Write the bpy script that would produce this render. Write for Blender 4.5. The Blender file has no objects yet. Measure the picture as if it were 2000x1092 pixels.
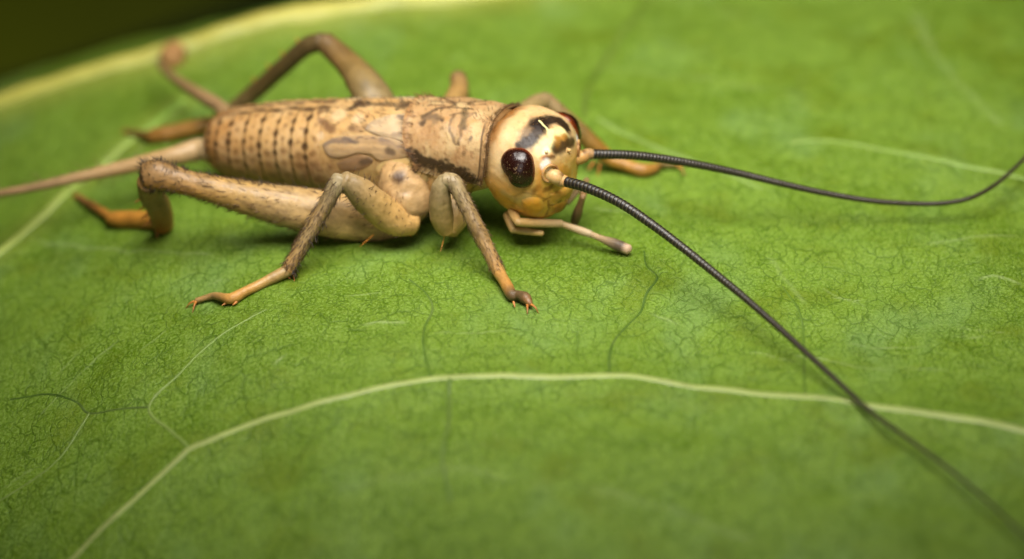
import bpy, math, random
import numpy as np
from mathutils import Vector
from mathutils.bvhtree import BVHTree

rng = np.random.default_rng(7)
random.seed(7)
S = 0.001                      # everything below is thought in millimetres, written in metres
R = math.radians

# ------------------------------------------------------------------ camera, world, lights, exposure
ELEV = R(30.0)
DIST = 160.0                   # macro lens working distance, mm
KPX = 90.0                     # photograph pixels per mm at the focus distance
FPX = KPX * DIST
sc = bpy.context.scene
cam = bpy.data.cameras.new("camera")
cam.sensor_width = 36.0
cam.lens = FPX / 2000.0 * 36.0
cam.clip_start = 0.01
cam.clip_end = 5.0
cam.dof.use_dof = True
cam.dof.focus_distance = (DIST - 0.7) * S
cam.dof.aperture_fstop = cam.lens / 5.0
cam_ob = bpy.data.objects.new("camera", cam)
sc.collection.objects.link(cam_ob)
FWD = np.array([0, math.cos(ELEV), -math.sin(ELEV)])
UPC = np.array([0, math.sin(ELEV), math.cos(ELEV)])
CAM = -FWD * DIST
cam_ob.location = CAM * S
cam_ob.rotation_euler = (math.pi / 2 - ELEV, 0, 0)
sc.camera = cam_ob

world = bpy.data.worlds.new("World")
sc.world = world
world.use_nodes = True
world.node_tree.nodes["Background"].inputs[0].default_value = (0.45, 0.62, 0.14, 1)
world.node_tree.nodes["Background"].inputs[1].default_value = 0.022

def area(name, loc, target, size, watts, col=(1, 1, 1)):
    l = bpy.data.lights.new(name, 'AREA')
    l.shape = 'DISK'
    l.size = size * S
    l.energy = watts
    l.color = col
    o = bpy.data.objects.new(name, l)
    sc.collection.objects.link(o)
    o.location = Vector(loc) * S
    d = (Vector(target) - Vector(loc))
    o.rotation_euler = d.to_track_quat('-Z', 'Y').to_euler()
    return o

key = area("flash_diffuser", (1.5, -3, 28), (2, 8.5, 0), 28, 0.0080, (1.0, 0.95, 0.88))
key.data.spread = R(85)
area("front_fill", (-12, -95, 22), (0, 0, 1), 60, 0.014, (1.0, 0.97, 0.92))  # added fill lamp, brightens the cricket's near side from the front

sc.view_settings.view_transform = 'Standard'
sc.view_settings.look = 'None'
sc.view_settings.gamma = 1.0
sc.view_settings.exposure = 0.0
sc.view_settings.use_curve_mapping = False
sc.render.engine = 'CYCLES'
sc.cycles.use_denoising = True
sc.cycles.max_bounces = 8

# ------------------------------------------------------------------ pixel -> place
def ray(px, py):
    d = FWD + np.array([1., 0, 0]) * ((px - 1000.) / FPX) + UPC * ((546. - py) / FPX)
    return d

def fbm(P, scale, seed=0, octaves=3):
    """cheap value noise on points, 0..1"""
    P = np.asarray(P, float) * scale
    out = np.zeros(P.shape[:-1]); amp = 1.; tot = 0
    for o in range(octaves):
        Q = P * (2 ** o) + seed * 17.3 + o * 5.1
        I = np.floor(Q).astype(np.int64); F = Q - I
        F = F * F * (3 - 2 * F)
        def h(i, j, k):
            n = (i * 374761393 + j * 668265263 + k * 2147483647 + seed * 974711) & 0xffffffff
            n = ((n ^ (n >> 13)) * 1274126177) & 0xffffffff
            return ((n ^ (n >> 16)) & 0xffff) / 65535.
        x, y, z = I[..., 0], I[..., 1], I[..., 2]; fx, fy, fz = F[..., 0], F[..., 1], F[..., 2]
        v = 0
        for a in (0, 1):
            for b in (0, 1):
                for c in (0, 1):
                    w = (fx if a else 1 - fx) * (fy if b else 1 - fy) * (fz if c else 1 - fz)
                    v = v + w * h(x + a, y + b, z + c)
        out += amp * v; tot += amp; amp *= 0.5
    return out / tot

def sstep(a, b, x):
    t = np.clip((x - a) / (b - a), 0, 1)
    return t * t * (3 - 2 * t)

def midline(x):
    x = np.minimum(x, 4.0)
    return 13.45 + .371 * x + .016 * x * x

def leaf_base(x, y):
    x = np.asarray(x, float); y = np.asarray(y, float)
    u = (-x - y) / math.sqrt(2)
    z = -0.020 * np.maximum(0, -(x + 2)) ** 2 - 0.030 * np.maximum(0, u - 3) ** 2
    z = np.maximum(z, -7 + 0 * z) if False else z
    # far half of the blade folds down behind the midrib
    m = y - midline(x) - 0.1
    z = z - np.where(m > 0, 0.25 * m + 0.032 * m * m, 0)
    q = np.stack([x, y, 0 * x], -1)
    z = z + (fbm(q * np.array([1, .8, 1]), .38, 33) - .5) * .5 + (fbm(q, .9, 31, 2) - .5) * .12
    # near side of the cross vein sags a little
    z = z - 0.010 * np.maximum(0, -y - 5) ** 2
    return z

def onleaf(px, py, h=0.0):
    """first place where the view ray comes within h of the leaf"""
    d = ray(px, py)
    t = np.linspace(130, 200, 700)
    P = CAM + d * t[:, None]
    g = P[:, 2] - leaf_base(P[:, 0], P[:, 1]) - h
    k = int(np.argmax(g < 0)) if (g < 0).any() else 699
    a, b = t[max(k - 1, 0)], t[k]
    for _ in range(12):
        m = .5 * (a + b); p = CAM + d * m
        if p[2] - float(leaf_base(p[0], p[1])) - h > 0: a = m
        else: b = m
    return CAM + d * a

def aty(px, py, y):
    d = ray(px, py)
    return CAM + d * ((y - CAM[1]) / d[1])

PSI = R(23)
B0 = aty(955, 290, 2.34)
LAT = np.array([math.sin(PSI), math.cos(PSI), 0.0])       # towards the cricket's far side
def sag(px, py, off=0.0):
    """off > 0: towards the near side"""
    d = ray(px, py)
    o = B0 - LAT * off
    t = np.dot(o - CAM, LAT) / np.dot(d, LAT)
    return CAM + d * t

def project(P):
    P = np.asarray(P, float) - CAM
    dep = P @ FWD
    return np.stack([1000 + FPX * P[..., 0] / dep, 546 - FPX * (P @ UPC) / dep], -1)

# ------------------------------------------------------------------ colour helpers
def lin(c):
    c = np.asarray(c, float) / 255.
    return np.where(c <= 0.04045, c / 12.92, ((c + 0.055) / 1.055) ** 2.4)

def seg_dist(P, pts):
    d = np.full(P.shape[0], 1e9)
    pts = [np.asarray(p, float) for p in pts]
    if len(pts) == 1:
        return np.linalg.norm(P - pts[0], axis=1)
    for a, b in zip(pts[:-1], pts[1:]):
        ab = b - a
        t = np.clip(((P - a) @ ab) / max(ab @ ab, 1e-12), 0, 1)
        d = np.minimum(d, np.linalg.norm(P - (a + t[:, None] * ab), axis=1))
    return d

# ------------------------------------------------------------------ mesh helpers
class M:
    def __init__(s): s.V = []; s.F = []; s.C = []; s.n = 0
    def add(s, V, F, C=None):
        V = np.asarray(V, float).reshape(-1, 3)
        if C is None: C = np.ones((len(V), 3))
        C = np.asarray(C, float)
        if C.ndim == 1: C = np.tile(C, (len(V), 1))
        s.V.append(V); s.C.append(C)
        s.F += [tuple(i + s.n for i in f) for f in F]
        s.n += len(V)
        return s
    def arrays(s): return np.concatenate(s.V), s.F, np.concatenate(s.C)

def grid_faces(nu, nv, close_v=False, flip=False):
    F = []
    for i in range(nu - 1):
        for j in range(nv if close_v else nv - 1):
            a = i * nv + j; b = i * nv + (j + 1) % nv
            f = (a, b, b + nv, a + nv)
            F.append(f[::-1] if flip else f)
    return F

ROOTS = {}
def empty(name, loc, parent=None):
    o = bpy.data.objects.new(name, None)
    o.empty_display_size = 0.001
    sc.collection.objects.link(o)
    if parent is None:
        o.location = Vector(loc) * S
        ROOTS[o.name] = np.asarray(loc, float)
    else:
        o.parent = parent
        ROOTS[o.name] = ROOTS[parent.name]
    return o

def obj(name, V, F, C, mat, parent=None, loc=None, smooth=True):
    base = ROOTS[parent.name] if parent else np.asarray(loc if loc is not None else (0, 0, 0), float)
    me = bpy.data.meshes.new(name)
    V = np.asarray(V, float)
    if isinstance(F, np.ndarray):
        nf, k = F.shape
        me.vertices.add(len(V)); me.vertices.foreach_set('co', ((V - base) * S).astype(np.float32).ravel())
        me.loops.add(nf * k); me.loops.foreach_set('vertex_index', F.astype(np.int32).ravel())
        me.polygons.add(nf); me.polygons.foreach_set('loop_start', np.arange(0, nf * k, k, dtype=np.int32))
        me.update(calc_edges=True)
    else:
        me.from_pydata(((V - base) * S).tolist(), [], F)
    me.polygons.foreach_set('use_smooth', [smooth] * len(me.polygons))
    if C is not None:
        a = me.color_attributes.new('Col', 'FLOAT_COLOR', 'POINT')
        a.data.foreach_set('color', np.concatenate([np.clip(C, 0, 1), np.ones((len(C), 1))], 1).astype(np.float32).ravel())
    me.materials.append(mat)
    me.update()
    o = bpy.data.objects.new(name, me)
    sc.collection.objects.link(o)
    if parent: o.parent = parent
    else: o.location = Vector(base) * S
    ROOTS[o.name] = base
    return o

def catmull(pts, n):
    P = np.asarray(pts, float)
    seg = np.linalg.norm(np.diff(P[:, :3], axis=0), axis=1)
    u = np.concatenate([[0], np.cumsum(seg)])
    t = np.linspace(0, u[-1], n)
    out = np.zeros((n, P.shape[1]))
    m = np.zeros_like(P)
    for i in range(len(P)):
        if i == 0: m[i] = (P[1] - P[0]) / (u[1] - u[0])
        elif i == len(P) - 1: m[i] = (P[-1] - P[-2]) / (u[-1] - u[-2])
        else: m[i] = (P[i + 1] - P[i - 1]) / (u[i + 1] - u[i - 1])
    idx = np.clip(np.searchsorted(u, t, 'right') - 1, 0, len(P) - 2)
    h = (u[idx + 1] - u[idx]); s = (t - u[idx]) / h
    h00 = 2 * s**3 - 3 * s**2 + 1; h10 = s**3 - 2 * s**2 + s; h01 = -2 * s**3 + 3 * s**2; h11 = s**3 - s**2
    out = h00[:, None] * P[idx] + (h10 * h)[:, None] * m[idx] + h01[:, None] * P[idx + 1] + (h11 * h)[:, None] * m[idx + 1]
    return out

def frames(C, ref):
    T = np.gradient(C, axis=0); T /= np.linalg.norm(T, axis=1)[:, None]
    ref = np.asarray(ref, float)
    N = ref - (T @ ref)[:, None] * T
    N /= np.linalg.norm(N, axis=1)[:, None]
    return T, N, np.cross(T, N)

def tube(pts, n=40, nv=20, ref=(0, 0, 1), cap=0.6, ridge=None, lump=0.0, seed=0):
    """pts: rows x,y,z,half-width along ref,half-width across. Rounded ends. Returns V,F,t,normals,phi"""
    Q = catmull(pts, n)
    C = Q[:, :3]; a = np.abs(Q[:, 3]).copy(); b = np.abs(Q[:, 4]).copy()
    # rounded caps by adding shrinking rings
    T, N, Bn = frames(C, ref)
    rows = []; tt = []
    kc = 5
    for k in range(kc):
        s = 1 - math.sin((k + 0.02) / kc * math.pi / 2); w = math.sqrt(max(0, 1 - s * s))
        rows.append((C[0] - T[0] * s * cap * min(a[0], b[0]), a[0] * max(w, .02), b[0] * max(w, .02), N[0], Bn[0])); tt.append(0)
    for i in range(n):
        rows.append((C[i], a[i], b[i], N[i], Bn[i])); tt.append(i / (n - 1))
    for k in range(kc - 1, -1, -1):
        s = 1 - math.sin((k + 0.02) / kc * math.pi / 2); w = math.sqrt(max(0, 1 - s * s))
        rows.append((C[-1] + T[-1] * s * cap * min(a[-1], b[-1]), a[-1] * max(w, .02), b[-1] * max(w, .02), N[-1], Bn[-1])); tt.append(1)
    ph = np.linspace(0, 2 * math.pi, nv, endpoint=False)
    V = np.zeros((len(rows), nv, 3))
    for i, (c, aa, bb, nn, bn) in enumerate(rows):
        V[i] = c + np.outer(np.cos(ph) * aa, nn) + np.outer(np.sin(ph) * bb, bn)
    V = V.reshape(-1, 3)
    F = grid_faces(len(rows), nv, True)
    F.append(tuple(range(nv))[::-1]); L = (len(rows) - 1) * nv; F.append(tuple(range(L, L + nv)))
    t = np.repeat(tt, nv); phi = np.tile(ph, len(rows))
    cc = np.repeat(np.array([r[0] for r in rows]), nv, axis=0)
    nrm = V - cc; nrm /= np.linalg.norm(nrm, axis=1)[:, None] + 1e-9
    if lump:
        V = V + nrm * ((fbm(V, 4.0, seed) - 0.5) * lump)[:, None]
    return V, F, t, nrm, phi

def hairs(name, P, N, D, length, rad, col, mat, parent, tilt=0.6, bend=0.2, seed=1):
    """bristles: 3-sided curved cones at points P, normals N, leaning along D"""
    r = np.random.default_rng(seed)
    n = len(P)
    if n == 0: return None
    Ls = length[0] + (length[1] - length[0]) * r.random(n) if isinstance(length, tuple) else np.full(n, length)
    D = np.broadcast_to(np.asarray(D, float), (n, 3))
    d = N * (1 - tilt) + D * tilt + r.normal(0, 0.16, (n, 3))
    d /= np.linalg.norm(d, axis=1)[:, None]
    d2 = d + D * bend - N * bend * 0.4
    d2 /= np.linalg.norm(d2, axis=1)[:, None]
    a = np.cross(d, r.normal(0, 1, (n, 3))); a /= np.linalg.norm(a, axis=1)[:, None] + 1e-9
    b = np.cross(d, a)
    root = P - N * 0.01
    mid = root + d * (Ls * 0.5)[:, None]; tip = mid + d2 * (Ls * 0.5)[:, None]
    V = np.zeros((n, 7, 3))
    for k in range(3):
        q = 2 * math.pi * k / 3
        off = (a * math.cos(q) + b * math.sin(q)) * rad
        V[:, k] = root + off; V[:, 3 + k] = mid + off * 0.7
    V[:, 6] = tip
    base = np.array([[0, 1, 4], [0, 4, 3], [1, 2, 5], [1, 5, 4], [2, 0, 3], [2, 3, 5], [3, 4, 6], [4, 5, 6], [5, 3, 6]])
    F = (base[None] + (np.arange(n) * 7)[:, None, None]).reshape(-1, 3)
    Cc = np.tile(np.asarray(col, float), (n * 7, 1))
    o = obj(name, V.reshape(-1, 3), F, Cc, mat, parent)
    o["kind"] = "stuff"
    return o

# ------------------------------------------------------------------ materials
def nodes_of(name):
    m = bpy.data.materials.new(name); m.use_nodes = True
    nt = m.node_tree
    return m, nt, nt.nodes["Principled BSDF"]

def mmcoord(nt, sx=1, sy=1, sz=1):
    tc = nt.nodes.new("ShaderNodeTexCoord")
    vm = nt.nodes.new("ShaderNodeVectorMath"); vm.operation = 'MULTIPLY'
    vm.inputs[1].default_value = (1000 * sx, 1000 * sy, 1000 * sz)
    nt.links.new(tc.outputs["Object"], vm.inputs[0])
    return vm.outputs[0]

def mathn(nt, op, a, b=None, c=None, clamp=False):
    n = nt.nodes.new("ShaderNodeMath"); n.operation = op; n.use_clamp = clamp
    for i, v in enumerate((a, b, c)):
        if v is None: continue
        if isinstance(v, (int, float)): n.inputs[i].default_value = v
        else: nt.links.new(v, n.inputs[i])
    return n.outputs[0]

def noise(nt, vec, scale, detail=3, rough=0.55):
    n = nt.nodes.new("ShaderNodeTexNoise"); n.inputs["Scale"].default_value = scale
    n.inputs["Detail"].default_value = detail; n.inputs["Roughness"].default_value = rough
    nt.links.new(vec, n.inputs["Vector"])
    return n.outputs["Fac"]

def ramp(nt, fac, stops):
    n = nt.nodes.new("ShaderNodeMapRange"); n.interpolation_type = 'SMOOTHSTEP'
    n.inputs[1].default_value, n.inputs[2].default_value, n.inputs[3].default_value, n.inputs[4].default_value = stops
    nt.links.new(fac, n.inputs[0])
    return n.outputs[0]

def mix(nt, fac, a, b, blend='MIX'):
    n = nt.nodes.new("ShaderNodeMix"); n.data_type = 'RGBA'; n.blend_type = blend
    if isinstance(fac, (int, float)): n.inputs[0].default_value = fac
    else: nt.links.new(fac, n.inputs[0])
    for i, v in ((6, a), (7, b)):
        if isinstance(v, tuple): n.inputs[i].default_value = (*v, 1)
        else: nt.links.new(v, n.inputs[i])
    return n.outputs[2]

def cuticle(name, rough=0.38, sss=0.25, radius=(0.30, 0.16, 0.07), bump=0.25, scale=26, mottle=0.18, spec=0.5, coat=0.0, trans=0.0, gain=1.0):
    m, nt, p = nodes_of(name)
    at = nt.nodes.new("ShaderNodeAttribute"); at.attribute_name = 'Col'
    co = mmcoord(nt)
    f1 = noise(nt, co, scale, 4); f2 = noise(nt, co, scale * 0.22, 3)
    k = mathn(nt, 'ADD', mathn(nt, 'MULTIPLY', f1, mottle), mathn(nt, 'MULTIPLY', f2, mottle * 1.2))
    k = mathn(nt, 'MULTIPLY', mathn(nt, 'ADD', k, 1.0 - mottle * 1.1), gain)
    comb = nt.nodes.new("ShaderNodeCombineColor")
    for i in range(3): nt.links.new(k, comb.inputs[i])
    nt.links.new(mix(nt, 1.0, at.outputs["Color"], comb.outputs[0], 'MULTIPLY'), p.inputs["Base Color"])
    nt.links.new(ramp(nt, f1, (0.3, 0.75, rough - 0.08, rough + 0.14)), p.inputs["Roughness"])
    p.inputs["Specular IOR Level"].default_value = spec
    p.inputs["Subsurface Weight"].default_value = sss
    p.inputs["Subsurface Radius"].default_value = radius
    p.inputs["Subsurface Scale"].default_value = S
    p.inputs["Coat Weight"].default_value = coat
    p.inputs["Coat Roughness"].default_value = 0.15
    if trans:
        p.inputs["Transmission Weight"].default_value = trans
    bp = nt.nodes.new("ShaderNodeBump"); bp.inputs["Strength"].default_value = bump
    bp.inputs["Distance"].default_value = 0.02 * S
    nt.links.new(f1, bp.inputs["Height"])
    nt.links.new(bp.outputs[0], p.inputs["Normal"])
    return m

MAT_BODY = cuticle("tan_cuticle", rough=0.46, bump=0.4, scale=18, mottle=0.3, sss=.2, gain=.74, spec=.4)
MAT_HEAD = cuticle("ivory_head_cuticle", rough=0.40, sss=0.3, bump=0.22, mottle=0.26, spec=.28, gain=.78)
MAT_LEG = cuticle("leg_cuticle", rough=0.44, sss=0.15, radius=(.2, .14, .08), bump=0.55, scale=15, mottle=0.4, gain=.95, spec=.45)
MAT_WING = cuticle("wing_pad_membrane", rough=0.42, sss=0.25, bump=0.2, mottle=0.25, gain=.74)
MAT_EYE = cuticle("eye_facets", rough=0.22, sss=0.0, bump=0.12, scale=45, mottle=0.05, spec=0.5)
MAT_ANT = cuticle("black_antenna_cuticle", rough=0.36, sss=0.0, bump=0.25, mottle=0.25)
MAT_HAIR = cuticle("bristle", rough=0.4, sss=0.0, bump=0.0, mottle=0.1)
MAT_DARK = cuticle("debris", rough=0.7, sss=0.0, bump=0.4)

def leaf_material():
    m, nt, p = nodes_of("leaf_blade_green")
    at = nt.nodes.new("ShaderNodeAttribute"); at.attribute_name = 'Col'     # r pale vein and painted pucker shading, g dark vein, b broad tone
    sp = nt.nodes.new("ShaderNodeSeparateColor"); nt.links.new(at.outputs["Color"], sp.inputs[0])
    co = mmcoord(nt, 1, 1, 0)
    # wobble
    wn = nt.nodes.new("ShaderNodeTexNoise"); wn.inputs["Scale"].default_value = 2.6; wn.inputs["Detail"].default_value = 3
    nt.links.new(co, wn.inputs["Vector"])
    vs = nt.nodes.new("ShaderNodeVectorMath"); vs.operation = 'MULTIPLY_ADD'
    vs.inputs[1].default_value = (0.42, 0.5, 0); nt.links.new(wn.outputs["Color"], vs.inputs[0]); nt.links.new(co, vs.inputs[2])
    def net(scale, sy, w):
        sc_ = nt.nodes.new("ShaderNodeVectorMath"); sc_.operation = 'MULTIPLY'; sc_.inputs[1].default_value = (1, sy, 0)
        nt.links.new(vs.outputs[0], sc_.inputs[0])
        v = nt.nodes.new("ShaderNodeTexVoronoi"); v.voronoi_dimensions = '2D'; v.feature = 'DISTANCE_TO_EDGE'
        v.inputs["Scale"].default_value = scale
        nt.links.new(sc_.outputs[0], v.inputs["Vector"])
        return ramp(nt, v.outputs["Distance"], (0.0, w, 1.0, 0.0))
    n1 = net(2.7, 0.5, 0.085); n2 = net(6.6, 0.55, 0.17)
    brk = ramp(nt, noise(nt, co, 1.5, 3), (0.36, 0.60, 0.2, 1.0))
    brk2 = ramp(nt, noise(nt, co, 2.6, 3), (0.38, 0.62, 0.1, 1.0))
    l1 = mathn(nt, 'MULTIPLY', n1, brk); l2 = mathn(nt, 'MULTIPLY', n2, brk2)
    grain = noise(nt, co, 15, 3, 0.75); fine = noise(nt, co, 40, 2, 0.6)
    broad = noise(nt, co, 0.22, 3); midn = noise(nt, co, 1.4, 4, .65); patchy = noise(nt, co, 4.5, 3, .6)
    g = mix(nt, ramp(nt, broad, (0.40, 0.60, 0, 1)), (0.074, 0.142, 0.000), (0.112, 0.196, 0.014))
    g = mix(nt, ramp(nt, midn, (0.38, 0.66, 0, 0.75)), g, (0.130, 0.214, 0.014))
    g = mix(nt, ramp(nt, patchy, (0.45, 0.68, 0, 0.5)), g, (0.150, 0.242, 0.028))
    g = mix(nt, ramp(nt, grain, (0.46, 0.64, 0.0, 0.9)), g, (0.200, 0.305, 0.055))
    olive = noise(nt, co, 0.5, 4, .6)
    g = mix(nt, ramp(nt, olive, (0.50, 0.68, 0.0, 0.55)), g, (0.105, 0.150, 0.004))
    pal2 = noise(nt, mmcoord(nt, .8, .5, 0), 0.45, 4, .6)
    g = mix(nt, ramp(nt, pal2, (0.50, 0.70, 0.0, 0.4)), g, (0.158, 0.266, 0.085))  # bluish-pale waxy sheen put into the colour in patches
    dark = mathn(nt, 'MAXIMUM', mathn(nt, 'MULTIPLY', l1, 0.7), mathn(nt, 'MULTIPLY', l2, 0.62))
    dark = mathn(nt, 'MAXIMUM', dark, mathn(nt, 'MULTIPLY', sp.outputs[1], 0.9))
    dark = mathn(nt, 'MAXIMUM', dark, ramp(nt, grain, (0.32, 0.45, 0.6, 0.0)))
    g = mix(nt, dark, g, (0.036, 0.082, 0.001))
    g = mix(nt, sp.outputs[0], g, (0.32, 0.40, 0.17))
    g = mix(nt, sp.outputs[2], g, (0.40, 0.36, 0.075))
    nt.links.new(g, p.inputs["Base Color"])
    nt.links.new(ramp(nt, fine, (0.3, 0.7, 0.30, 0.56)), p.inputs["Roughness"])
    p.inputs["Specular IOR Level"].default_value = 0.25
    p.inputs["Subsurface Weight"].default_value = 0.12
    p.inputs["Subsurface Radius"].default_value = (0.25, 0.4, 0.08)
    p.inputs["Subsurface Scale"].default_value = S
    hgt = mathn(nt, 'MULTIPLY_ADD', l1, -0.45, mathn(nt, 'MULTIPLY', grain, 1.0))
    hgt = mathn(nt, 'MULTIPLY_ADD', l2, -0.35, hgt)
    hgt = mathn(nt, 'MULTIPLY_ADD', fine, 0.8, hgt)
    hgt = mathn(nt, 'MULTIPLY_ADD', midn, .7, hgt)
    bp = nt.nodes.new("ShaderNodeBump"); bp.inputs["Strength"].default_value = 0.55
    bp.inputs["Distance"].default_value = 0.045 * S
    nt.links.new(hgt, bp.inputs["Height"]); nt.links.new(bp.outputs[0], p.inputs["Normal"])
    return m
MAT_LEAF = leaf_material()
MAT_VEIN = cuticle("pale_vein", rough=0.5, sss=0.15, radius=(0.2, 0.25, 0.08), bump=0.25, scale=9, mottle=0.3)
MAT_SHADE = cuticle("shaded_leaf_green", rough=0.8, sss=0.0, bump=0.2, scale=0.4, mottle=0.4, spec=.1)

# ------------------------------------------------------------------ the leaf
MAIN_VEIN = [(60, 1180), (150, 1092), (260, 985), (345, 907), (370, 885), (402, 872), (500, 833), (640, 790), (760, 762), (860, 746), (1000, 741),
             (1150, 742), (1300, 755), (1500, 778), (1700, 800), (1850, 822), (2000, 850), (2160, 885)]
MIDRIB = [(-260, 275), (-120, 232), (0, 190), (100, 152), (230, 110), (350, 80), (470, 50), (600, 22), (700, 2), (850, -25), (1050, -55), (1300, -85)]
BACK_VEIN = [(-60, 545), (0, 497), (60, 447), (140, 373), (230, 300), (310, 238), (360, 200)]
RIGHT_VEIN = [(1545, 283), (1575, 278), (1680, 287), (1780, 305), (1880, 326), (2000, 352), (2120, 385)]
LEAF_LOC = np.array([0., 0., 0.])
leaf = empty("leaf", LEAF_LOC)
leaf["label"] = "broad green leaf with pale raised veins, carrying the cricket"
leaf["category"] = "leaf"

def vein_xy(path):
    if path is MIDRIB: return np.array([(x, midline(x), 0) for x in np.linspace(-17, 10, 40)])
    return np.array([onleaf(*p) for p in path])

PALE = [  # (path px, width px, strength)
    ([(520, 600), (460, 640)], 3, .3),
    ([(240, 660), (150, 740), (60, 830)], 3, .35),
    ([(170, 675), (100, 745)], 3, .4), ([(565, 690), (530, 715)], 5, .6), ([(330, 640), (270, 690)], 3, .4),
    ([(700, 636), (800, 629)], 5, .5), ([(830, 650), (930, 652), (1000, 645)], 4, .3), ([(660, 580), (760, 570)], 3, .3),
    ([(1260, 610), (1330, 635)], 4, .4), ([(1540, 690), (1650, 712), (1740, 722)], 4, .5), ([(1620, 580), (1700, 592)], 3, .45),
    ([(1770, 720), (1855, 722)], 4, .55), ([(1650, 668), (1830, 676)], 3, .4), ([(1850, 655), (1935, 658)], 3, .5),
    ([(1440, 690), (1560, 705)], 3, .35), ([(1600, 560), (1690, 600)], 3, .3), ([(1860, 640), (1980, 652)], 3, .35),
    ([(1900, 548), (1935, 536), (2000, 560)], 6, .45), ([(1500, 500), (1580, 600)], 8, .2),
    ([(1170, 232), (1290, 290), (1400, 330), (1490, 370)], 10, .35), ([(1170, 130), (1330, 150), (1500, 175)], 14, .10),
    ([(1780, 20), (1830, 110), (1900, 190), (1960, 250)], 16, .16), ([(1150, 405), (1260, 425)], 8, .3),
    ([(1000, 935), (900, 915), (800, 930), (650, 960)], 16, .09), ([(1150, 950), (1330, 1000), (1480, 1060)], 18, .14),  # first path paints the lighter shading of the blade's puckers
    ([(0, 960), (80, 905)], 4, .35), ([(400, 560), (455, 540)], 4, .4), ([(60, 470), (250, 490), (420, 498)], 6, .3),
    ([(310, 235), (250, 330)], 14, .2), ([(1800, 480), (2000, 460)], 8, .2),
]
DARK = [
    ([(1258, 490), (1265, 520), (1285, 540), (1262, 575), (1250, 610), (1210, 650), (1192, 690), (1190, 738)], 6, .7),
    ([(800, 545), (830, 570), (845, 600), (828, 640), (830, 690), (840, 735)], 7, .45),
    ([(880, 755), (875, 830), (865, 900)], 9, .5), 
    ([(60, 650), (90, 685), (140, 698)], 4, .9), ([(395, 600), (400, 660)], 5, .5), ([(90, 770), (150, 785), (172, 808)], 4, .8),
    ([(0, 975), (40, 1010)], 5, .8), ([(10, 905), (90, 870)], 4, .6), ([(130, 980), (190, 1030)], 5, .5),
    ([(1355, 645), (1372, 700), (1370, 745)], 5, .6), ([(1565, 620), (1570, 700), (1570, 770)], 7, .35), ([(1125, 630), (1130, 710)], 4, .8),
    ([(1155, 590), (1150, 605)], 3, .8), ([(1400, 610), (1410, 660), (1405, 700)], 4, .6), ([(1770, 710), (1765, 755)], 4, .6),
    ([(1650, 850), (1630, 900), (1610, 960)], 8, .4), ([(1360, 800), (1362, 860)], 8, .4), ([(1200, 880), (1205, 950)], 8, .4),
    ([(1530, 800), (1560, 860)], 7, .35), ([(510, 860), (520, 930), (545, 960)], 7, .35), ([(1925, 480), (1935, 540)], 6, .4),
    ([(1260, 0), (1200, 90), (1150, 165), (1140, 230)], 10, .55), ([(990, 0), (985, 50)], 16, .3), ([(560, 150), (700, 130)], 10, .2),
    ([(1075, 455), (1090, 490), (1060, 530), (1030, 545)], 6, .5), ([(1580, 450), (1600, 380)], 8, .2),
]
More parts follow.
